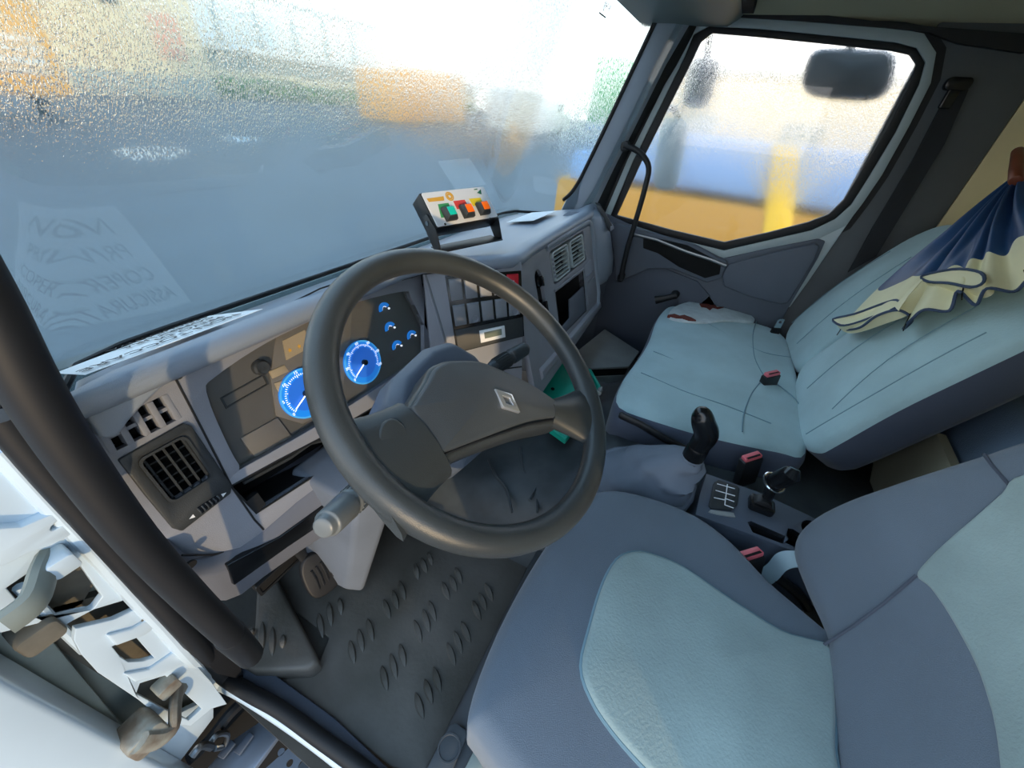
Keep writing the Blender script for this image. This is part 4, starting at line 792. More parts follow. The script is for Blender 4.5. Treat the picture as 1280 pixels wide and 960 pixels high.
# torn plastic cover on the bench corner
tp = thing('plastic_cover', 'torn pale plastic wrap over the window corner of the bench', 'plastic cover', (.8, 0, .44))
tpo = [(0.223,0.188),(0.362,0.181),(0.499,0.112),(0.554,0.010),(0.523,-0.091),(0.461,-0.140),(0.396,-0.127),(0.327,-0.031),(0.240,0.042),(0.197,0.126)]
mb = pad(BC.at(0, 0, .012), tpo, .012, .003, crown=.004, fn=bf, kin=5); fin('wrap', mb, M['wrap'], tp, ang=70)
tear = [(0.453,0.087),(0.458,0.066),(0.498,0.056),(0.455,0.042),(0.487,0.027),(0.455,0.015),(0.477,-0.014),(0.429,0.010),(0.433,0.030),(0.386,0.041),(0.414,0.056),(0.410,0.076)]
mb = MB(); mb.loft([[BC.p(a, b, bf(a, b) + c) for a, b in tear] for c in (.012, .0185)]); fin('torn_edge', mb, M['brownrag'], tp)
tear = [(0.218,0.194),(0.244,0.171),(0.232,0.150),(0.253,0.133),(0.238,0.105),(0.218,0.084),(0.207,0.111),(0.216,0.135),(0.207,0.159)]
mb = MB(); mb.loft([[BC.p(a, b, bf(a, b) + c) for a, b in tear] for c in (.006, .0185)]); fin('torn_edge', mb, M['brownrag'], tp)

# ---------------------------------------------------------------- umbrella hung over the bench
um = thing('umbrella', 'navy blue and cream umbrella drooping over the bench backrest', 'umbrella', BB.p(.3, .5, .02))
A0 = V((*(0.199,0.681), 0))
hem = [(*q, c) for q, c in zip([(-0.025,0.199),(-0.094,0.218),(-0.159,0.250),(-0.178,0.294),(-0.191,0.329),(-0.216,0.334),(-0.234,0.311),(-0.252,0.332),(-0.258,0.364),(-0.279,0.389),(-0.273,0.422),(-0.312,0.422),(-0.313,0.451),(-0.317,0.471),(-0.307,0.498),(-0.328,0.528),(-0.312,0.585),(-0.233,0.651)],
      (.035, .05, .07, .085, .075, .045, .04, .06, .075, .06, .085, .055, .075, .05, .06, .075, .05, .03))]
hem = catmull(hem, 6, False); nH = len(hem); bt_ = [ .70 + .03 * math.sin(i * .35) for i in range(nH)]
def upt(i, t):
    h = hem[i]; ph = i / nH * 38
    c = .045 + (h.z - .045) * t ** 1.5 + .014 * math.sin(ph) * math.sin(min(1, t * 1.25) * PI) * (1 - t) + .008 * math.sin(t * PI) + .012 * math.sin(ph * .5 + 1) * t * (1 - t * .6)
    a = A0.x + (h.x - A0.x) * t; b = A0.y + (h.y - A0.y) * t - .02 * math.sin(t * PI)
    w = fbb(a, min(.5, b)) + .02
    return BB.p(a, b, max(c, .012) + w - .015)
mb = MB(); mb.grid([[upt(i, .03 + (bt_[i] - .03) * k / 14) for i in range(nH)] for k in range(15)]); fin('blue_canopy', mb, M['umb'], um, ang=80, solid=.0012)
mb = MB(); mb.grid([[upt(i, bt_[i] + (1 - bt_[i]) * k / 8) for i in range(nH)] for k in range(9)]); fin('cream_border', mb, M['cream'], um, ang=80, solid=.0012)
mb = MB(); mb.tube([upt(i, 1.0) for i in range(nH)], .0032, 6); fin('hem_piping', mb, M['navy'], um)
# folded back lips of the border, with piping
for px in ([(-0.117,0.402),(-0.141,0.426),(-0.193,0.453),(-0.260,0.466),(-0.300,0.456),(-0.291,0.439),(-0.221,0.423),(-0.164,0.404)], [(-0.022,0.205),(-0.078,0.255),(-0.121,0.313),(-0.151,0.340),(-0.185,0.334),(-0.162,0.294),(-0.128,0.244),(-0.088,0.215)]):
    lp = catmull([(*q, 0) for q in px], 3); c = sum(lp, V()) / len(lp)
    h0 = .092
    mb = MB(); mb.loft([[BB.p(c.x + (q.x - c.x) * s, c.y + (q.y - c.y) * s, h0 - .012 * (1 - s)) for q in lp] for s in (.05, .5, 1)] + [[BB.p(q.x, q.y - .004, h0 - .03) for q in lp]]); fin('folded_lip', mb, M['cream'], um, ang=70)
    mb = MB(); mb.tube([BB.p(q.x, q.y, h0 + .001) for q in lp], .003, 6, closed=True); fin('lip_piping', mb, M['navy'], um)
mb = MB(); tie = [(-0.142,0.399),(-0.166,0.363),(-0.199,0.330)]; w = [BB.p(a, b, .096) for a, b in tie]
mb.loft([[p + BB.u * (-.004 - .006 * i), p + BB.u * (.004 + .006 * i), p + BB.u * (.004 + .006 * i) + BB.n * .002, p + BB.u * (-.004 - .006 * i) + BB.n * .002] for i, p in enumerate(w)]); fin('tie_strap', mb, M['cream'], um)
hp_ = V((A0.x, A0.y, 0)); d = V((.012, .10, 0))
mb = MB(); hq = [(0.572,-0.631,1.049),(0.631,-0.642,1.071),(0.673,-0.650,1.087),(0.736,-0.661,1.110)]; mb.tube([V(q) for q in hq], [.013, .014, .0135, .012], 12); fin('wooden_handle', mb, M['wood'], um, label='brown wooden handle', bev=.003)
for k, (i, t0) in enumerate(((2, .2), (40, .25), (62, .2), (84, .2))):
    mb = MB(); p0 = upt(i, 1.0); p1 = upt(i, .94); e = (p0 - p1).normalized(); mb.tube([p1 + BB.n * .004, p0 + BB.n * .003, p0 + e * .022], [.0014, .0016, .0012], 6); fin('rib_tip', mb, M['gloss'], um)

# ---------------------------------------------------------------- gear lever, console, handbrake
co = thing('centre_console', 'grey centre console with tray and cup holder between the seats', 'console', (-.22, -.30, .1))
fr = Fr((-.222, -.155, .42), (1, 0, 0), (0, -1, 0)); cw = .072
zt = lambda t: .42
tray = rrect(-.055, -.022, .095, .185, .008); tray2 = rrect(-.012, .058, .20, .245, .008) ; 
C0 = Fr((-.22, -.30, .42), (1, 0, 0), (0, 1, 0))
top = [(0.072,0.120),(0.073,0.098),(0.076,-0.001),(0.062,-0.098),(0.046,-0.157),(-0.023,-0.175),(-0.072,-0.127),(-0.057,-0.088),(-0.059,0.016),(-0.066,0.114),(-0.067,0.131),(0.000,0.128)]
hand = [(0.036,0.031),(0.056,0.020),(0.069,-0.006),(0.046,-0.020),(0.013,-0.023),(-0.008,-0.009),(-0.006,0.019),(0.005,0.033)]
tr1 = [(-0.030,0.029),(-0.022,0.022),(-0.025,-0.043),(-0.029,-0.050),(-0.050,-0.036),(-0.052,0.019)]
tr2 = [(-0.001,-0.050),(0.003,-0.060),(-0.011,-0.096),(-0.023,-0.105),(-0.047,-0.077),(-0.044,-0.039)]
cup = ell(*(0.021,-0.107), .030, .030, 20)
mb = MB(); mb.plate(C0, top, [tr1, tr2, cup], -.012, .0); fin('console_top', mb, M['console'], co, bev=.003)
mb = MB(); q = [V((*x, 0)) for x in top]; c = sum(q, V()) / len(q)
mb.loft([[C0.p(p.x, p.y, -.010) for p in q], [C0.p(c.x + (p.x - c.x) * 1.06, c.y + (p.y - c.y) * 1.03, -.12) for p in q], [C0.p(c.x + (p.x - c.x) * 1.1, c.y + (p.y - c.y) * 1.05, -.36) for p in q]], cap=False); fin('console_body', mb, M['console'], co, ang=50)
for nm, h in (('coin_tray', tr1), ('card_tray', tr2), ('cup_holder', cup)):
    mb = MB(); mb.loft([[C0.p(a, b, z) for a, b in h] for z in (-.045, -.001)], cap=False); mb.add([C0.p(a, b, -.045) for a, b in h], [tuple(range(len(h)))]); fin(nm, mb, M['black'], co)
mb = MB(); gp = [(0.048,0.102),(0.062,0.094),(0.066,0.053),(0.059,0.047),(0.004,0.052),(-0.017,0.062),(-0.036,0.104),(-0.030,0.109)]; mb.poly(C0, gp, .0, .004); g = fin('shift_plate', mb, M['vent'], co, bev=.001)
mb = MB()
def ln(px, r=.0011): mb.tube([C0.p(a, b, .0048) for a, b in px], r, 6)
ln([(0.057,0.074),(-0.011,0.077)]); ln([(0.046,0.096),(0.052,0.058)]); ln([(0.023,0.098),(0.029,0.057)]); ln([(-0.002,0.100),(0.004,0.078)]); ln([(-0.011,0.077),(-0.010,0.059)]); ln([(0.009,0.078),(0.010,0.058)])
fin('shift_pattern', mb, M['white'], g)
mb = MB(); mb.poly(C0, [(-0.039,0.103),(-0.022,0.058),(-0.032,0.054),(-0.045,0.090),(-0.048,0.108)], .0, .003); fin('worn_plate', mb, M['grey'], co)
# handbrake
hb = thing('parking_brake', 'small black parking brake lever with chrome collar on the console', 'lever', C0.p(*(0.021,0.006)))
q = (0.026,0.006); mb = MB(); fr = C0.at(q[0], q[1]); mb.rbox(fr, -.019, .019, -.026, .024, .0, .020, .008); fin('housing', mb, M['gloss'], hb, bev=.004)
mb = MB(); mb.loft([[fr.p(x, math.cos(t) * .020, .012 + math.sin(t) * .020) for t in [PI * k / 8 for k in range(9)]] for x in (-.012, .012)]); fin('guide_drum', mb, M['black'], hb, bev=.002)
P0 = fr.p(0.006, -.006, .022); P1 = V((-0.185,-0.292,0.492)); P2 = V((-0.201,-0.304,0.545)); P3 = V((-0.196,-0.305,0.555))
mb = MB(); mb.tube([P0, P0.lerp(P1, .5), P1], [.010, .011, .012], 10); fin('lever_arm', mb, M['gloss'], hb)
mb = MB(); mb.tube([P1, P1.lerp(P2, .5), P2, P3], [.017, .019, .018, .010], 14); fin('knob', mb, M['gloss'], hb)
z = (P2 - P1).normalized(); x = z.orthogonal().normalized(); f2 = Fr(P1, x, z.cross(x)); mb = MB(); mb.tube([f2.p(.0215 * math.cos(2 * PI * k / 24), .0215 * math.sin(2 * PI * k / 24), .004) for k in range(24)], .0028, 8, closed=True); fin('pull_collar', mb, M['chrome'], hb, label='chrome pull collar')
# gear lever and gaiter
gl = thing('gear_lever', 'gear lever with black knob and wrinkled grey fabric gaiter', 'gear lever', (-.2, -.06, .3))
K0 = V((-.20, -.128, .495)); K1 = V((-0.205,-0.131,0.570)); K2 = V((-0.215,-0.101,0.627))
rg = []
base = [(-.265, -.145, .40), (-.275, -.06, .375), (-.275, .03, .345), (-.22, .062, .345), (-.14, .055, .36), (-.10, -.02, .38), (-.105, -.10, .40), (-.17, -.15, .42)]
bs = catmull(base, 3); nb = len(bs)
ax = (K1 - K0).normalized(); x = V((1, 0, 0)); x = (x - ax * x.dot(ax)).normalized(); y = ax.cross(x)
cb_ = sum(bs, V()) / nb
for k in range(12):
    f = k / 11; ring = []
    for j, p in enumerate(bs):
        d = (p - cb_); t = math.atan2(d.y, d.x); e = K0 + (x * math.cos(t) + y * math.sin(t)) * .021
        w = f ** 1.0
        m_ = p.lerp(e, w); r = (m_ - cb_.lerp(K0, w)); rr = 1 + .16 * math.sin(f * 15 + 2.2 * math.sin(t * 2)) * math.sin(f * PI) + .09 * math.sin(t * 5 + f * 6) * math.sin(f * PI)
        ring.append(cb_.lerp(K0, w) + r * rr + V((0, 0, .010 * math.sin(f * PI))))
    rg.append(ring)
mb = MB(); mb.loft(rg); fin('gaiter', mb, M['boot'], gl, ang=60)
mb = MB(); mb.tube([p + V((0, 0, -.004)) for p in bs], .009, 8, closed=True); fin('gaiter_frame', mb, M['boot'], gl)
kp_ = catmull([K0 - ax * .02, K0 + ax * .03, K1 - ax * .035, K1, K1 + (K2 - K1) * .5, K2 + (K1 - K2) * .12, K2 + V((-.006, .006, .002))], 5, False); kr_ = catmull([(r, 0, 0) for r in (.0235, .0225, .0215, .0245, .0235, .019, .007)], 5, False)
mb = MB(); mb.tube(kp_, [r.x for r in kr_], 18); fin('knob', mb, M['gloss'], gl, ang=60)
mb = MB(); mb.tube([K0 + x * .021 * math.cos(2 * PI * k / 20) + y * .021 * math.sin(2 * PI * k / 20) for k in range(20)], .004, 8, closed=True); fin('gaiter_cuff', mb, M['boot'], gl)

# ---------------------------------------------------------------- engine tunnel, mats, pedals
mb = MB(); rg = []
for y, h, w in ((-.68, .30, 0), (-.10, .33, 0), (.05, .31, .0), (.16, .24, .0), (.30, .20, .01), (.45, .17, .03), (.60, .15, .05), (.88, .14, .06)):
    x0, x1 = -.295 - w * .4, .42
    rg.append([V((x0 - .06, y, -.0)), V((x0 - .02, y, h * .55)), V((x0 + .015, y, h * .9)), V((x0 + .06, y, h)), V((x0 + .25, y, h + .012)), V((x1 - .05, y, h)), V((x1, y, h * .8)), V((x1 + .02, y, 0))])
mb.loft(rg); o = struct('trim_5', mb, M['tunnel'], label='black rubber covered engine tunnel between the footwells', ang=60)
for px in ([(-0.198,0.385,0.200),(-0.242,0.333,0.200),(-0.267,0.287,0.200),(-0.330,0.234,0.200)], [(-0.108,0.319,0.210),(-0.193,0.264,0.210),(-0.221,0.217,0.210),(-0.302,0.171,0.210)], [(-0.067,0.198,0.220),(-0.143,0.195,0.220),(-0.203,0.206,0.220),(-0.285,0.204,0.220)]):
    mb = MB(); mb.tube(catmull([V(q) for q in px], 4, False), [.006] * (4 * 3 + 1), 8, flat=.6); fin('cover_fold', mb, M['tunnel'], o)
fm = thing('floor_mat', 'dark rubber driver floor mat with raised oval ribs', 'floor mat', (-.65, .4, 0))
mo = [(-0.861,0.552,0.004),(-0.797,0.486,0.004),(-0.750,0.506,0.004),(-0.743,0.721,0.004),(-0.693,0.821,0.004),(-0.583,0.728,0.004),(-0.302,0.467,0.004),(-0.182,0.262,0.004),(-0.289,0.161,0.004),(-0.452,0.155,0.004),(-0.618,0.157,0.004),(-0.766,0.156,0.004),(-0.836,0.157,0.004),(-0.856,0.221,0.004),(-0.858,0.370,0.004)]
mb = MB(); mb.prism(mo, (0, 0, .010)); fin('mat', mb, M['mat_'], fm, bev=.003)
RIBS = [((-0.721,0.575,0.013),(-0.757,0.518,0.013)),((-0.690,0.573,0.013),(-0.730,0.519,0.013)),((-0.670,0.558,0.013),(-0.698,0.519,0.013)),((-0.729,0.461,0.013),(-0.762,0.411,0.013)),((-0.701,0.460,0.013),(-0.735,0.411,0.013)),((-0.672,0.459,0.013),(-0.706,0.407,0.013)),((-0.617,0.456,0.013),(-0.647,0.406,0.013)),((-0.587,0.452,0.013),(-0.619,0.404,0.013)),((-0.558,0.452,0.013),(-0.592,0.403,0.013)),((-0.733,0.357,0.013),(-0.766,0.310,0.013)),((-0.704,0.356,0.013),(-0.739,0.307,0.013)),((-0.678,0.350,0.013),(-0.711,0.305,0.013)),((-0.618,0.354,0.013),(-0.653,0.303,0.013)),((-0.586,0.351,0.013),(-0.624,0.300,0.013)),((-0.562,0.350,0.013),(-0.596,0.302,0.013)),((-0.737,0.256,0.013),(-0.768,0.209,0.013)),((-0.707,0.253,0.013),(-0.738,0.208,0.013)),((-0.678,0.250,0.013),(-0.712,0.204,0.013)),((-0.621,0.251,0.013),(-0.653,0.204,0.013)),((-0.590,0.251,0.013),(-0.625,0.204,0.013)),((-0.563,0.248,0.013),(-0.595,0.198,0.013)),((-0.497,0.447,0.013),(-0.532,0.407,0.013)),((-0.476,0.443,0.013),(-0.505,0.398,0.013)),((-0.453,0.437,0.013),(-0.479,0.399,0.013)),((-0.504,0.349,0.013),(-0.535,0.302,0.013)),((-0.477,0.340,0.013),(-0.508,0.297,0.013)),((-0.451,0.341,0.013),(-0.483,0.296,0.013)),((-0.506,0.249,0.013),(-0.538,0.203,0.013)),((-0.479,0.244,0.013),(-0.511,0.202,0.013)),((-0.449,0.243,0.013),(-0.482,0.198,0.013))]
def rib(p, q, w, h, z, par, nm='rib'):
    p = V(p); q = V(q); p.z = q.z = z; d = q - p; s = V((-d.y, d.x, 0)).normalized(); mb = MB(); rg = []
    for k in range(9):
        f = k / 8; e = math.sin(f * PI) ** .7 if 0 < f < 1 else .02; c = p + d * f
        rg.append([c - s * w * e, c - s * w * .6 * e + V((0, 0, h * e)), c + s * w * .6 * e + V((0, 0, h * e)), c + s * w * e])
    mb.loft(rg); return fin(nm, mb, M['mat_'], par, ang=50)
for p, q in RIBS: rib(p, q, .009, .009, .0135, fm)
fs = thing('foot_rest', 'raised rubber foot rest step left of the clutch pedal', 'foot rest', (-.85, .6, 0))
t0 = [(-0.830,0.645,0.055),(-0.720,0.787,0.055),(-0.721,0.715,0.055),(-0.794,0.494,0.055),(-0.803,0.474,0.055),(-0.823,0.480,0.055),(-0.857,0.536,0.055),(-0.879,0.576,0.055),(-0.884,0.617,0.055)]
mb = MB(); q = [V(p) for p in t0]; c = sum(q, V()) / len(q)
mb.loft([[c + (p - c) * 1.06 + V((0, 0, -.05)) for p in q], [c + (p - c) * 1.03 + V((0, 0, -.01)) for p in q], [c + (p - c) * .96 for p in q]]); fin('step_block', mb, M['mat_'], fs, bev=.006)
for p, q in [((-0.806,0.651,0.055),(-0.849,0.591,0.055)),((-0.802,0.620,0.055),(-0.844,0.565,0.055)),((-0.802,0.584,0.055),(-0.823,0.559,0.055)),((-0.827,0.660,0.055),(-0.840,0.641,0.055))]: rib(p, q, .008, .009, .0545, fs)
# gap channel between step and mat
cp = thing('clutch_pedal', 'black rubber clutch pedal beside the column cover', 'pedal', (-.69, .62, .05))
q = V((-0.675,0.585,0.121)); fr = Fr(q, (.94, -.12, .1), (.05, .45, .88))
po = [(-.040, -.042), (.012, -.062), (.045, -.028), (.045, .028), (.015, .052), (-.015, .060), (-.038, .028)]
mb = pad(fr, po, .020, .006, crown=.003); fin('pedal_pad', mb, M['rubber'], cp)
for k in range(4):
    mb = MB(); a = -.018 + k * .013; mb.tube([fr.p(a - .004, -.028, .0035), fr.p(a, 0, .006), fr.p(a + .002, .026, .0035)], .0028, 6); fin('pad_rib', mb, M['rubber'], cp)
mb = MB(); mb.tube([q + V((0, .015, -.01)), q + V((-.01, .05, .08)), q + V((-.02, .10, .24))], .011, 8, flat=.6); fin('pedal_arm', mb, M['black'], cp)
bp_ = thing('brake_pedal', 'black brake pedal half hidden behind the column cover', 'pedal', (-.58, .66, .05))
q2 = V((-.56, .66, .13)); fr = Fr(q2, (1, 0, 0), (0, .45, .88)); mb = pad(fr, rrect(-.035, .035, -.03, .03, .01), .018, .005, crown=.003); fin('pedal_pad', mb, M['rubber'], bp_)
mb = MB(); mb.tube([q2 + V((0, .01, 0)), q2 + V((0, .06, .1)), q2 + V((0, .1, .26))], .011, 8); fin('pedal_arm', mb, M['black'], bp_)
mb = MB(); fr = Fr(V((-0.713,0.693,0.100)), (.9, -.45, 0), (0, 0, 1)); 
pr_ = thing('heater_duct', 'black slotted heater outlet low beside the clutch pedal', 'vent', V((-0.721,0.660,0.143)))
fr = Fr(V((-0.721,0.660,0.143)), (1, 0, 0), (0, .2, .98)); mb = MB(); mb.rbox(fr, -.06, .05, -.014, .014, -.03, .0, .005); fin('outlet_body', mb, M['hole'], pr_, bev=.002)
mb = MB(); mb.ring(fr, rrect(-.062, .052, -.016, .016, .005), rrect(-.056, .046, -.011, .011, .004), -.002, .003); fin('outlet_rim', mb, M['black'], pr_)

# passenger footwell
bd = thing('footwell_box', 'flat grey lidded box on the passenger footwell floor', 'box', (.74, .25, .02))
lid = [V(q) for q in [(0.911,0.323,0.200),(0.781,0.116,0.200),(0.614,0.128,0.200),(0.488,0.293,0.200),(0.538,0.382,0.200)]]
mb = MB(); mb.prism(lid, (0, 0, -.012)); fin('lid', mb, M['grey'], bd, bev=.003)
c = sum(lid, V()) / len(lid); mb = MB(); mb.loft([[c + (p - c) * .97 + V((0, 0, -.012)) for p in lid], [c + (p - c) * .94 + V((0, 0, -.05)) for p in lid]]); fin('shadow_gap', mb, M['black'], bd)
mb = MB(); mb.loft([[c + (p - c) * 1.0 + V((0, 0, -.05)) for p in lid], [c + (p - c) * 1.0 + V((0, 0, -.199)) for p in lid]]); fin('box_body', mb, M['grey'], bd, bev=.004)
gb = thing('green_tray', 'bright green plastic tray leaning behind the steering wheel', 'tray', (.1, .25, .25))
gq = [V(q) for q in [(0.154,0.392,0.262),(0.376,0.377,0.262),(0.356,0.239,0.262),(0.270,0.177,0.262),(0.207,0.168,0.262),(-0.072,0.187,0.262),(-0.051,0.249,0.262),(0.020,0.297,0.262)]]
mb = MB(); mb.prism(gq, (0, 0, .012)); fin('tray_panel', mb, M['green'], gb, bev=.004)
c = sum(gq, V()) / len(gq); mb = MB(); mb.ring(W.at(0, 0, gq[0].z + .010), [(p.x, p.y) for p in gq], [(c.x + (p.x - c.x) * .92, c.y + (p.y - c.y) * .92) for p in gq], 0, .014); fin('tray_rim', mb, M['green'], gb, bev=.003)
q = V((0.238,0.170,0.285)); mb = MB(); mb.lathe(Fr(q, (0, 1, 0), (0, 0, 1)), [(.010, -.02), (.010, .005), (.006, .012), (.004, .022)], 12); fin('spout', mb, M['grey'], gb)
q = V((0.163,0.325,0.276)); mb = MB(); mb.lathe(Fr(q, (1, 0, 0), (0, 1, 0)), [(.007, -.003), (.007, .0015), (.0005, .0015)], 10); fin('tray_hole', mb, M['hole'], gb)
rs = thing('red_strap', 'dull red strap tucked behind the green tray', 'strap', (.2, .40, .25))
mb = MB(); pa = [V(q) for q in [(0.166,0.376,0.290),(0.253,0.380,0.290),(0.338,0.377,0.290),(0.374,0.366,0.290)]]; mb.loft([[p + V((-.01, 0, 0)), p + V((.01, .006, 0)), p + V((.01, .006, .006)), p + V((-.01, 0, .006))] for p in pa]); fin('strap', mb, M['brownrag'], rs)

# ---------------------------------------------------------------- switch box on the dash
SB = FR['SB']
sb = thing('switch_box', 'black control box with three lit push buttons on the dash', 'control box', SB.p(.11, 0, -.06))
cq = [(0.000,0.000),(0.220,-0.000),(0.205,0.096),(-0.001,0.094)]
w_, h_ = .219, .097
mb = MB(); mb.box(SB, 0, w_, 0, h_, -.050, -.002); fin('housing', mb, M['black'], sb, bev=.003)
mb = MB(); mb.rbox(SB, .003, w_ - .003, .003, h_ - .003, -.002, .0015, .004); fin('face_plate', mb, M['plate'], sb, bev=.0006)
for a in (-.003, w_ + .0003):
    mb = MB(); dn = SB.u.cross(V((0, 0, 1))); p0 = SB.p(a, .01, -.01); f2 = Fr(p0, V((-SB.u.y, SB.u.x, 0)), (0, 0, 1))
    mb.prism([SB.p(a, .0, -.004), SB.p(a, .045, -.010), SB.p(a, .05, -.030), SB.p(a, .012, -.046), V((*SB.p(a, 0, -.02).xy, .780)), V((*SB.p(a, -.025, -.0).xy, .780))], SB.u * .0027); fin('bracket_arm', mb, M['black'], sb, bev=.0008)
    mb = MB(); mb.lathe(Fr(SB.p(a + (.0 if a < 0 else .003), .028, -.024), SB.n, SB.v), [(.006, -.004), (.006, .0025), (.003, .0035)] if a > 0 else [(.003, -.0065), (.006, -.0055), (.006, .002)], 12); fin('bracket_bolt', mb, M['metal'], sb)
p0 = SB.p(0, -.02, -.02); p1 = SB.p(w_, -.02, -.02); hn = V((SB.u.y, -SB.u.x, 0)).normalized()
mb = MB(); mb.prism([V((*(p0 + hn * .022).xy, .780)), V((*(p1 + hn * .022).xy, .780)), V((*(p1 - hn * .03).xy, .780)), V((*(p0 - hn * .03).xy, .780))], (0, 0, .003)); fin('bracket_base', mb, M['black'], sb, bev=.0008)
for q in [(-0.003,0.037),(0.033,0.053),(0.027,0.006),(0.182,-0.000)][2:]:
    mb = MB(); mb.lathe(SB.at(q[0], q[1], .0015), [(.003, 0), (.003, .0015), (.0005, .002)], 10); fin('plate_screw', mb, M['chrome'], sb)
def quadc(px): return [(q[0], q[1]) for q in px]
for px, m in (([(0.035,0.060),(0.069,0.060),(0.063,0.023),(0.025,0.024)], 'lblgreen'), ([(0.087,0.063),(0.126,0.063),(0.129,0.040),(0.087,0.040)], 'lblred'), ([(0.143,0.064),(0.184,0.063),(0.184,0.043),(0.145,0.042)], 'lblyel'), ([(0.010,0.078),(0.064,0.079),(0.060,0.068),(0.012,0.069)], 'gold')):
    mb = MB(); mb.poly(SB, px, .0015, .0022); fin('button_label', mb, M[m], sb)
mb = MB(); q = (0.083,0.077); mb.ring(SB.at(q[0], q[1], .0015), ell(0, 0, .0125), ell(0, 0, .0095), 0, .0007); mb.ring(SB.at(q[0], q[1], .0015), ell(0, 0, .0085), ell(0, 0, .004), 0, .0007); fin('round_logo', mb, M['gold'], sb)
mb = MB(); q = [(0.181,0.078),(0.200,0.087),(0.194,0.072)]; mb.poly(SB, q, .0015, .0022); mb.poly(SB, [(0.176,0.089),(0.188,0.090),(0.188,0.087),(0.176,0.087)], .0015, .0022); fin('triangle_logo', mb, M['tri'], sb)
for a, px, m in ((0, (563.5, 267), 'btngreen'), (1, (0.121,0.031), 'btnorange'), (2, (0.181,0.033), 'btnorange')):
    q = ((0.052,0.029), (0.112,0.029), (0.171,0.030))[a]
    fr = SB.at(q[0], q[1], .0015); mb = MB(); s = .0178
    mb.loft([[fr.p(x, y, z) for x, y in ((-k, -k), (k, -k), (k, k), (-k, k))] for k, z in ((s, 0), (s, .008), (s * .66, .019))]); o = fin('push_button', mb, M['vent'], sb, bev=.0008)
    mb = MB(); k = s * .62; mb.box(fr, -k, k, -k, k, .019, .0205); fin('button_lens', mb, M[m], o, bev=.0005, label='green lit lens' if a == 0 else 'orange lit lens')
q = (0.026,0.075); 
# ---------------------------------------------------------------- paper sheets
nt = thing('paper_notice', 'white printed notice lying on the dash under the windscreen corner', 'paper', (-.70, .70, .76))
def dz(y, x):
    return .776 - (y - .655) * .36
rows = []
for k in range(7):
    y = .655 + .185 * k / 6; rows.append([V((x, y - max(0, -x - .66) * .3 * k / 6, dz(y - max(0, -x - .66) * .3 * k / 6, x))) for x in (-.82, -.75, -.69, -.63, -.575)])
mb = MB(); mb.grid(rows); fin('sheet', mb, M['paper'], nt, solid=.0006)
nf = Fr((-.655, .69, .7835), (-1, 0, 0), (0, -1, -.0))
for k, s in enumerate(('NON TOCCARE', 'PRIVO DI', 'COPERTURA', 'ASSICURATIVA')):
    y = (.688, .732, .776, .815)[k]; f2 = Fr(((-.600, -.605, -.600, -.590)[k], y, dz(y, -.65) + .002), (-1, 0, 0), (0, -1, .36)); text('printed_line', s, f2, 0, 0, .030 if k == 0 else (.026, .025, .024)[k - 1], M['ink'], nt, c=.0006, tall=1.45, ax='LEFT')
n2 = thing('paper_sheet', 'small white sheet lying on the dash near the passenger pillar', 'paper', (.72, .68, .76))
rows = []
for k in range(6):
    y = .61 + .12 * k / 5; rows.append([V((x + .1 * (y - .5), y, .753 - .24 * (y - .61))) for x in (.48, .56, .64, .72)])
mb = MB(); mb.grid(rows); fin('sheet', mb, M['paper'], n2, solid=.0006)
stq = thing('sticker', 'small printed sticker high on the windscreen by the pillar', 'sticker', (.6, wsy(.6, 1.35), 1.35))
z1 = 1.355; p = V((0.825,0.566,1.394))
f2 = Fr(p, (1, 0, 0), (0, -.335, 1)); text('printed_code', '81/HJJI', f2, 0, .008, .026, M['ink'], stq, c=.001, mirror=True)
mb = MB(); mb.box(f2, -.05, .03, -.018, -.014, .0005, .0012); fin('underline', mb, M['ink'], stq)

# ---------------------------------------------------------------- behind the seats
bx_ = thing('bunk_box', 'blue grey carpeted storage box behind the driver seat', 'storage box', (.0, -.62, 0))
mb = MB(); mb.loft([[V((x, -.66, .0)), V((x, -.685, .60)), V((x, -.70, .645)), V((x, -.72, .662)), V((x, -.76, .665)), V((x, -.76, 0))] for x in (-.45, .25)]); fin('carpeted_box', mb, M['carpet'], bx_, bev=.01)
mb = MB(); mb.prism([(0.264,-0.640,0.346),(0.153,-0.640,0.544),(0.032,-0.640,0.532),(0.019,-0.640,0.451),(0.136,-0.640,0.252)], (0, -.02, 0)); o = fin('beige_panel', mb, M['beigefl'], None); tag(o, 'beige lining panel in the gap behind the bench', 'panel')
og = thing('orange_strap', 'orange strap end hanging between the two seats', 'strap', V((0.172,-0.660,0.705)))
pa = [V(q) for q in [(0.179,-0.655,0.731),(0.161,-0.655,0.714),(0.140,-0.655,0.692)]]; mb = MB(); mb.loft([[p + V((-.016, 0, 0)), p + V((.016, .004, 0)), p + V((.016, .008, 0)), p + V((-.016, .004, 0))] for p in pa]); fin('strap', mb, M['orange'], og)
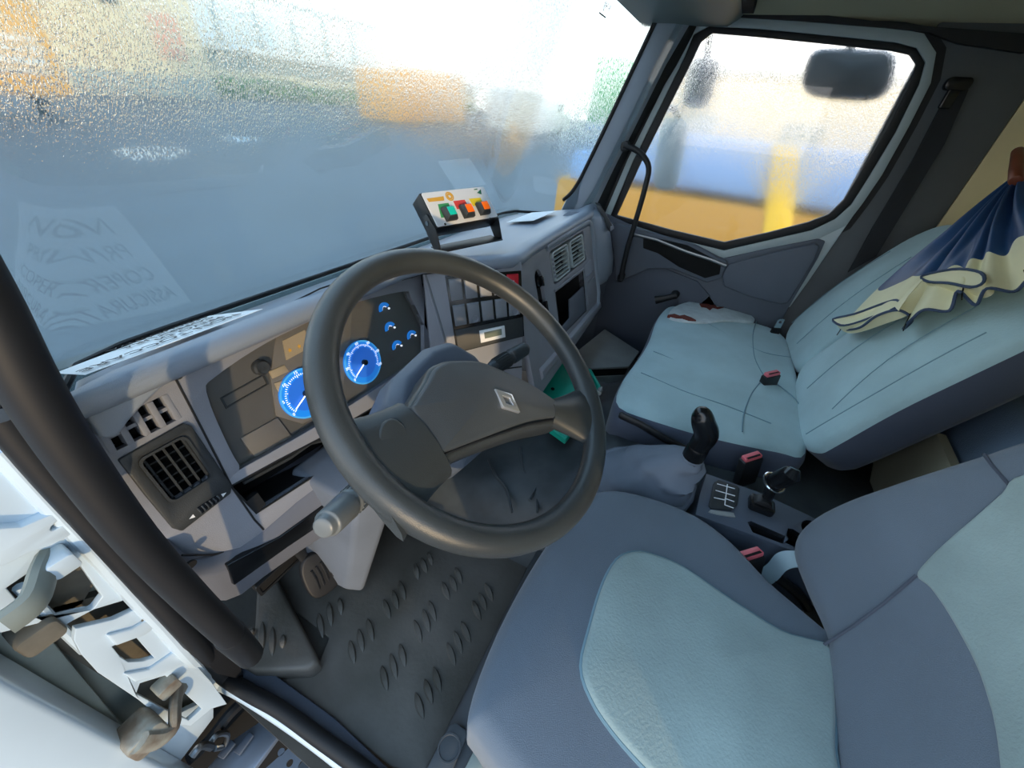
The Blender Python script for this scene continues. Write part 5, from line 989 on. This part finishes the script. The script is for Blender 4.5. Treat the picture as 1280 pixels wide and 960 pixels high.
# ---------------------------------------------------------------- outside: yard, neighbours, mirrors, step
mb = MB(); mb.box(W, -60, 160, -80, 320, -1.3, -1.2); o = struct('ground', mb, M['asphalt'], label='dark asphalt yard outside the cab')
def side_mirror(lab, loc, w, h, d, tilt, lean, sh, arm=None):
    loc = V(loc); t = thing('side_mirror', lab, 'mirror', loc, 'passenger side mirrors')
    u = V((math.sin(tilt), -math.cos(tilt), 0)); v = V((0, math.sin(lean), math.cos(lean))); fr = Fr(loc, u, v)
    o = [(-w, -h * .55), (-w * .7, -h * .95), (0, -h * 1.02), (w * .7, -h * .95), (w, -h * .55), (w * 1.03, .2 * h), (w * .85, h * .9), (0, h), (-w * .85, h * .9), (-w * 1.03, .2 * h)]
    mb = pad(fr.at(0, 0, d * .5), o, d, min(w, h) * .45, crown=.012); fin('shell', mb, M[sh], t, ang=60)
    mb = pad(Fr(fr.p(0, 0, -d * .5 + .004), -u, v), [(x * .86, y * .86) for x, y in o], .008, .003); fin('mirror_face', mb, M['mirrorglass'], t)
    if arm: 
        mb = MB(); mb.tube([V(p) for p in arm], .014, 10); fin('mirror_arm', mb, M['gloss'], t)
side_mirror('wide black kerb mirror outside the top of the passenger window', (1.075, -.245, 1.278), .125, .068, .07, .0, .25, 'mirror', [(1.075, -.22, 1.34), (1.06, -.20, 1.44), (1.0, -.2, 1.46)])
side_mirror('small upper wide angle mirror ahead of the passenger window', (1.36, .250, 1.245), .060, .085, .07, .1, .05, 'mirror', [(1.36, .25, 1.32), (1.34, .27, 1.44), (1.0, .42, 1.46)])
side_mirror('tall pale main mirror below the small upper mirror', (1.36, .295, .965), .062, .15, .08, .1, .12, 'palemir', [(1.39, .29, 1.09), (1.36, .33, 1.15), (1.0, .45, 1.15)])
# parked yellow and blue truck beside the cab
tk = thing('tipper_truck', 'yellow truck with blue body parked beside the passenger window', 'truck', (5.3, -.5, -1.2))
bxm = lambda nm, x0, x1, y0, y1, z0, z1, m, par, bev=.03: fin(nm, MB().box(W, x0, x1, y0, y1, z0, z1), M[m], par, bev=bev)
bxm('chassis_skirt', 4.3, 6.4, -5.0, 1.95, -.75, .42, 'yel', tk)
bxm('load_body', 4.35, 6.4, -5.0, 1.2, .50, .98, 'bluet', tk)
bxm('front_panel', 4.3, 6.4, 1.25, 1.8, .42, .72, 'bluet', tk)
mb = MB(); mb.prism([(4.28, -1.1, -.7), (4.28, -.78, -.7), (4.28, -.28, 1.0), (4.28, -.52, 1.0)], (.25, 0, 0)); fin('lifting_arm', mb, M['yelb'], tk, bev=.02)
for y in (-3.6, -2.2, 1.6):
    mb = MB(); mb.lathe(Fr((4.45, y, -.72), (0, 1, 0), (0, 0, 1)), [(.18, .22), (.30, .20), (.48, .16), (.48, -.12), (.0005, -.12)], 28); fin('wheel', mb, M['tyre'], tk)
bd2 = thing('shed', 'long cream shed far behind the parked yellow truck', 'building', (42, -6, -1.2))
bxm('wall', 42, 50, -30, 9, -1.2, 4.4, 'cr', bd2); bxm('roof', 41.5, 50.5, -30.5, 9.5, 4.4, 4.9, 'greyb', bd2)
for y in (-20, -12, -4, 4): bxm('shed_door', 41.9, 42.05, y - 1.5, y + 1.5, -1.2, 1.8, 'greyb', bd2)
# across the yard
ot = thing('orange_lorry', 'orange lorry with pale grille at the far left of the yard', 'truck', (8.5, 31, -1.2))
bxm('cab', 5, 10.6, 30, 34, -.3, 6, 'org', ot, .2); bxm('grille', 6.2, 10.0, 29.85, 30.05, .55, 1.9, 'whitet', ot, .04); bxm('windscreen', 5.6, 10, 29.9, 30.05, 3.4, 5.4, 'mirror', ot, .05)
for z in (.8, 1.25, 1.65): bxm('grille_bar', 6.3, 9.9, 29.75, 29.86, z - .06, z + .06, 'org', ot, .02)
for x in (6, 9.6): fin('wheel', MB().lathe(Fr((x, 31.5, -.65), (0, 1, 0), (0, 0, 1)), [(.3, .25), (.55, .2), (.55, -.2), (.3, -.25)], 20), M['tyre'], ot)
hs = thing('cream_building', 'tall cream building with a pinkish patch beyond the orange lorry', 'building', (30, 62, -1.2))
bxm('wall', 22.5, 36, 60, 75, -1.2, 16, 'cr', hs); bxm('pink_panel', 31, 34, 59.9, 60.1, 2.2, 6.2, 'pink', hs); bxm('plinth', 22.4, 36.1, 59.8, 60.2, -1.2, .8, 'greyb', hs)
for x in (25, 28): bxm('window', x - .8, x + .8, 59.85, 60.1, 6, 8.4, 'mirror', hs)
hg = thing('hedge', 'low green hedge along the far edge of the yard', 'hedge', (70, 66, -1.2))
for k in range(9): fin('hedge_block', pad(Fr((42 + k * 7.5, 66, 1.0 + .3 * math.sin(k * 2.1)), (1, 0, 0), (0, 1, 0)), [(-3.4, -1.5), (3.4, -1.5), (3.6, 0), (3.4, 1.5), (-3.4, 1.5), (-3.6, 0)], 2.3, .8, crown=.3), M['hedge'], hg, ang=70)
h3 = thing('white_factory', 'tall pale factory hall behind the grey warehouse', 'building', (70, 102, -1.2))
bxm('wall', 42, 110, 100, 120, -1.2, 15, 'whitet', h3); bxm('roof', 41, 111, 99.5, 121, 15, 16, 'greyb', h3)
for k in range(7): bxm('wall_strip', 46 + k * 9, 47.2 + k * 9, 99.8, 100.1, -1, 14.6, 'greyb', h3)
h2 = thing('grey_warehouse', 'low grey warehouse along the far side of the yard', 'building', (70, 82, -1.2))
bxm('wall', 38, 130, 80, 95, -1.2, 4.6, 'greyb', h2); bxm('roof', 37, 131, 79, 96, 4.6, 5.6, 'whitet', h2); bxm('band', 38, 130, 79.9, 80.1, .6, 2.2, 'cr', h2)
for i, (x0, x1, y, z1, lab, m) in enumerate(((34.4, 39.6, 30, 2.9, 'pale orange skip container left of the brighter one', 'org'), (40.2, 46.8, 30.5, 3.4, 'bright orange skip container in the middle of the yard', 'org'))):
    t = thing('container', lab, 'container', ((x0 + x1) / 2, y + 2, -1.2), 'containers across the yard'); bxm('box', x0, x1, y, y + 5, -1.0, z1, m, t)
    for k in range(6): bxm('box_rib', x0 + (x1 - x0) * (k + .2) / 6, x0 + (x1 - x0) * (k + .45) / 6, y - .12, y + .02, -.9, z1 - .1, m, t)
    for x in (x0 + .3, x1 - .5): bxm('skid', x, x + .2, y, y + 5, -1.2, -1.0, 'greyb', t)
vn = thing('white_van', 'white van standing between the containers and the green tarp', 'van', (42, 20, -1.2))
mb = MB(); mb.prism([(37, 19, -.8), (52, 19, -.8), (52, 19, .6), (49, 19, 1.0), (47, 19, 2.2), (37.5, 19, 2.3)], (0, 3, 0)); fin('van_body', mb, M['whitet'], vn, bev=.15); bxm('van_window', 46.8, 48.6, 18.9, 19.05, 1.05, 1.9, 'mirror', vn)
for x in (40, 49): fin('wheel', MB().lathe(Fr((x, 19.1, -.75), (1, 0, 0), (0, 0, 1)), [(.25, .15), (.45, .12), (.45, -.2), (.0005, -.2)], 20), M['tyre'], vn)
bc_ = thing('orange_beacon', 'small orange marker standing on the asphalt near the van', 'marker', (32, 16.5, -1.2))
fin('marker_post', MB().lathe(Fr((32, 16.5, -1.2), (1, 0, 0), (0, 1, 0)), [(.5, 0), (.5, .1), (.25, .2), (.2, 1.1), (.1, 1.3)], 16), M['org'], bc_)
gt = thing('green_truck', 'truck with green tarp near the right windscreen pillar', 'truck', (60, 14, -1.2))
bxm('tarp', 52, 74, 13.5, 17, .2, 6.2, 'greent', gt, .2); bxm('load_floor', 52, 74, 13.5, 17, -.5, .2, 'bluet', gt, .05)
for x in (56, 62, 70): fin('wheel', MB().lathe(Fr((x, 13.7, -.7), (1, 0, 0), (0, 0, 1)), [(.3, .2), (.5, .15), (.5, -.3), (.0005, -.3)], 20), M['tyre'], gt)
# wet patches on the asphalt
for nm, px, lab in (('puddle', [(6.411,18.45,-1.196),(7.885,19.57,-1.196),(8.821,18.56,-1.196),(7.539,16.77,-1.196),(6.172,16.56,-1.196)], 'bright puddle on the asphalt ahead of the driver'), ('puddle', [(11.97,21.81,-1.196),(13.38,22.31,-1.196),(13.62,20.89,-1.196),(11.79,19.96,-1.196)], 'thin puddle on the asphalt further ahead')):
    mb = MB(); mb.prism(catmull(px, 3), (0, 0, .004)); tag(fin(nm, mb, M['wetasph'], None), lab, 'puddle', 'puddles in the yard')
# cab step below the door opening
cs = thing('cab_step', 'perforated grey metal cab step below the door opening', 'step', (-.95, .45, -.35))
f3 = Fr((-.98, .50, -.30), (1, 0, 0), (0, 1, 0))
outer = [(-0.979,0.560,-0.300),(-0.922,0.541,-0.300),(-0.891,0.530,-0.300),(-0.892,0.465,-0.300),(-0.903,0.344,-0.300),(-0.997,0.452,-0.300)]; outer = [(p[0] + .98, p[1] - .50) for p in outer]
hol = []
for px, r in (((351,938), .008), ((380,958), .014), ((372,940), .007), ((392,950), .007), ((402,962), .007), ((360,954), .008)): 
    hol.append((px, r))
HC = [(-0.938,0.552,-0.300),(-0.929,0.480,-0.300),(-0.918,0.516,-0.300),(-0.910,0.473,-0.300),(-0.914,0.435,-0.300),(-0.942,0.515,-0.300)]
hl = [ell(p[0] + .98, p[1] - .50, r, n=12) for p, (q, r) in zip(HC, hol)]
mb = MB(); mb.plate(f3, outer, hl, -.004, 0); fin('step_plate', mb, M['steel'], cs)
mb = MB(); mb.prism([(-1.039,0.661,-0.250),(-0.979,0.657,-0.250),(-0.915,0.627,-0.250),(-0.912,0.564,-0.250),(-0.962,0.562,-0.250),(-1.024,0.561,-0.250)], (0, 0, -.02)); fin('step_side', mb, M['steel'], cs, bev=.004)
for px in ([(-0.979,0.655,-0.245),(-0.979,0.638,-0.245),(-1.011,0.637,-0.245),(-1.014,0.655,-0.245)], [(-0.949,0.631,-0.245),(-0.949,0.614,-0.245),(-0.989,0.610,-0.245),(-0.991,0.629,-0.245)]):
    mb = MB(); mb.prism(px, (0, 0, .008)); fin('step_ridge', mb, M['console'], cs, bev=.002)
wp = thing('wheel_arch', 'pale blue painted wheel arch panel below the door hinges', 'panel', (-.98, .64, -.05))
mb = MB(); mb.plate(HP, [(-0.066,-0.361),(-0.044,-0.418),(-0.012,-0.452),(-0.008,-0.497),(-0.020,-0.531),(-0.042,-0.537),(-0.095,-0.551),(-0.139,-0.478)], [], -.03, -.02); fin('arch_panel', mb, M['body'], wp, bev=.006)
ho = thing('hose_bundle', 'dark pipes and hoses below the cab beside the step', 'hose', (-.97, .62, -.22))
for px, r, m in (([(-1.040,0.640,-0.111),(-1.000,0.640,-0.125),(-0.954,0.640,-0.115),(-0.927,0.640,-0.120)], .012, 'rubber'), ([(-1.003,0.620,-0.100),(-0.985,0.620,-0.098),(-0.976,0.620,-0.135),(-0.992,0.620,-0.160),(-1.004,0.620,-0.133)], .006, 'metal'), ([(-1.029,0.610,-0.056),(-1.010,0.610,-0.057),(-1.004,0.610,-0.096)], .008, 'metal')):
    mb = MB(); mb.tube(catmull(px, 4, False), r, 8); fin('hose', mb, M[m], ho)
mb = MB(); mb.box(W, -1.2, -.6, .70, 1.1, -.9, -.06); struct('engine_bay', mb, M['hole'], label='dark underside of the cab'); bpy.data.objects['engine_bay'].name = 'trim_6'
mb = MB(); mb.box(W, -.86, .9, -.7, .85, -.5, -.05); o = struct('trim_7', mb, M['hole'], label='dark chassis floor under the cab')
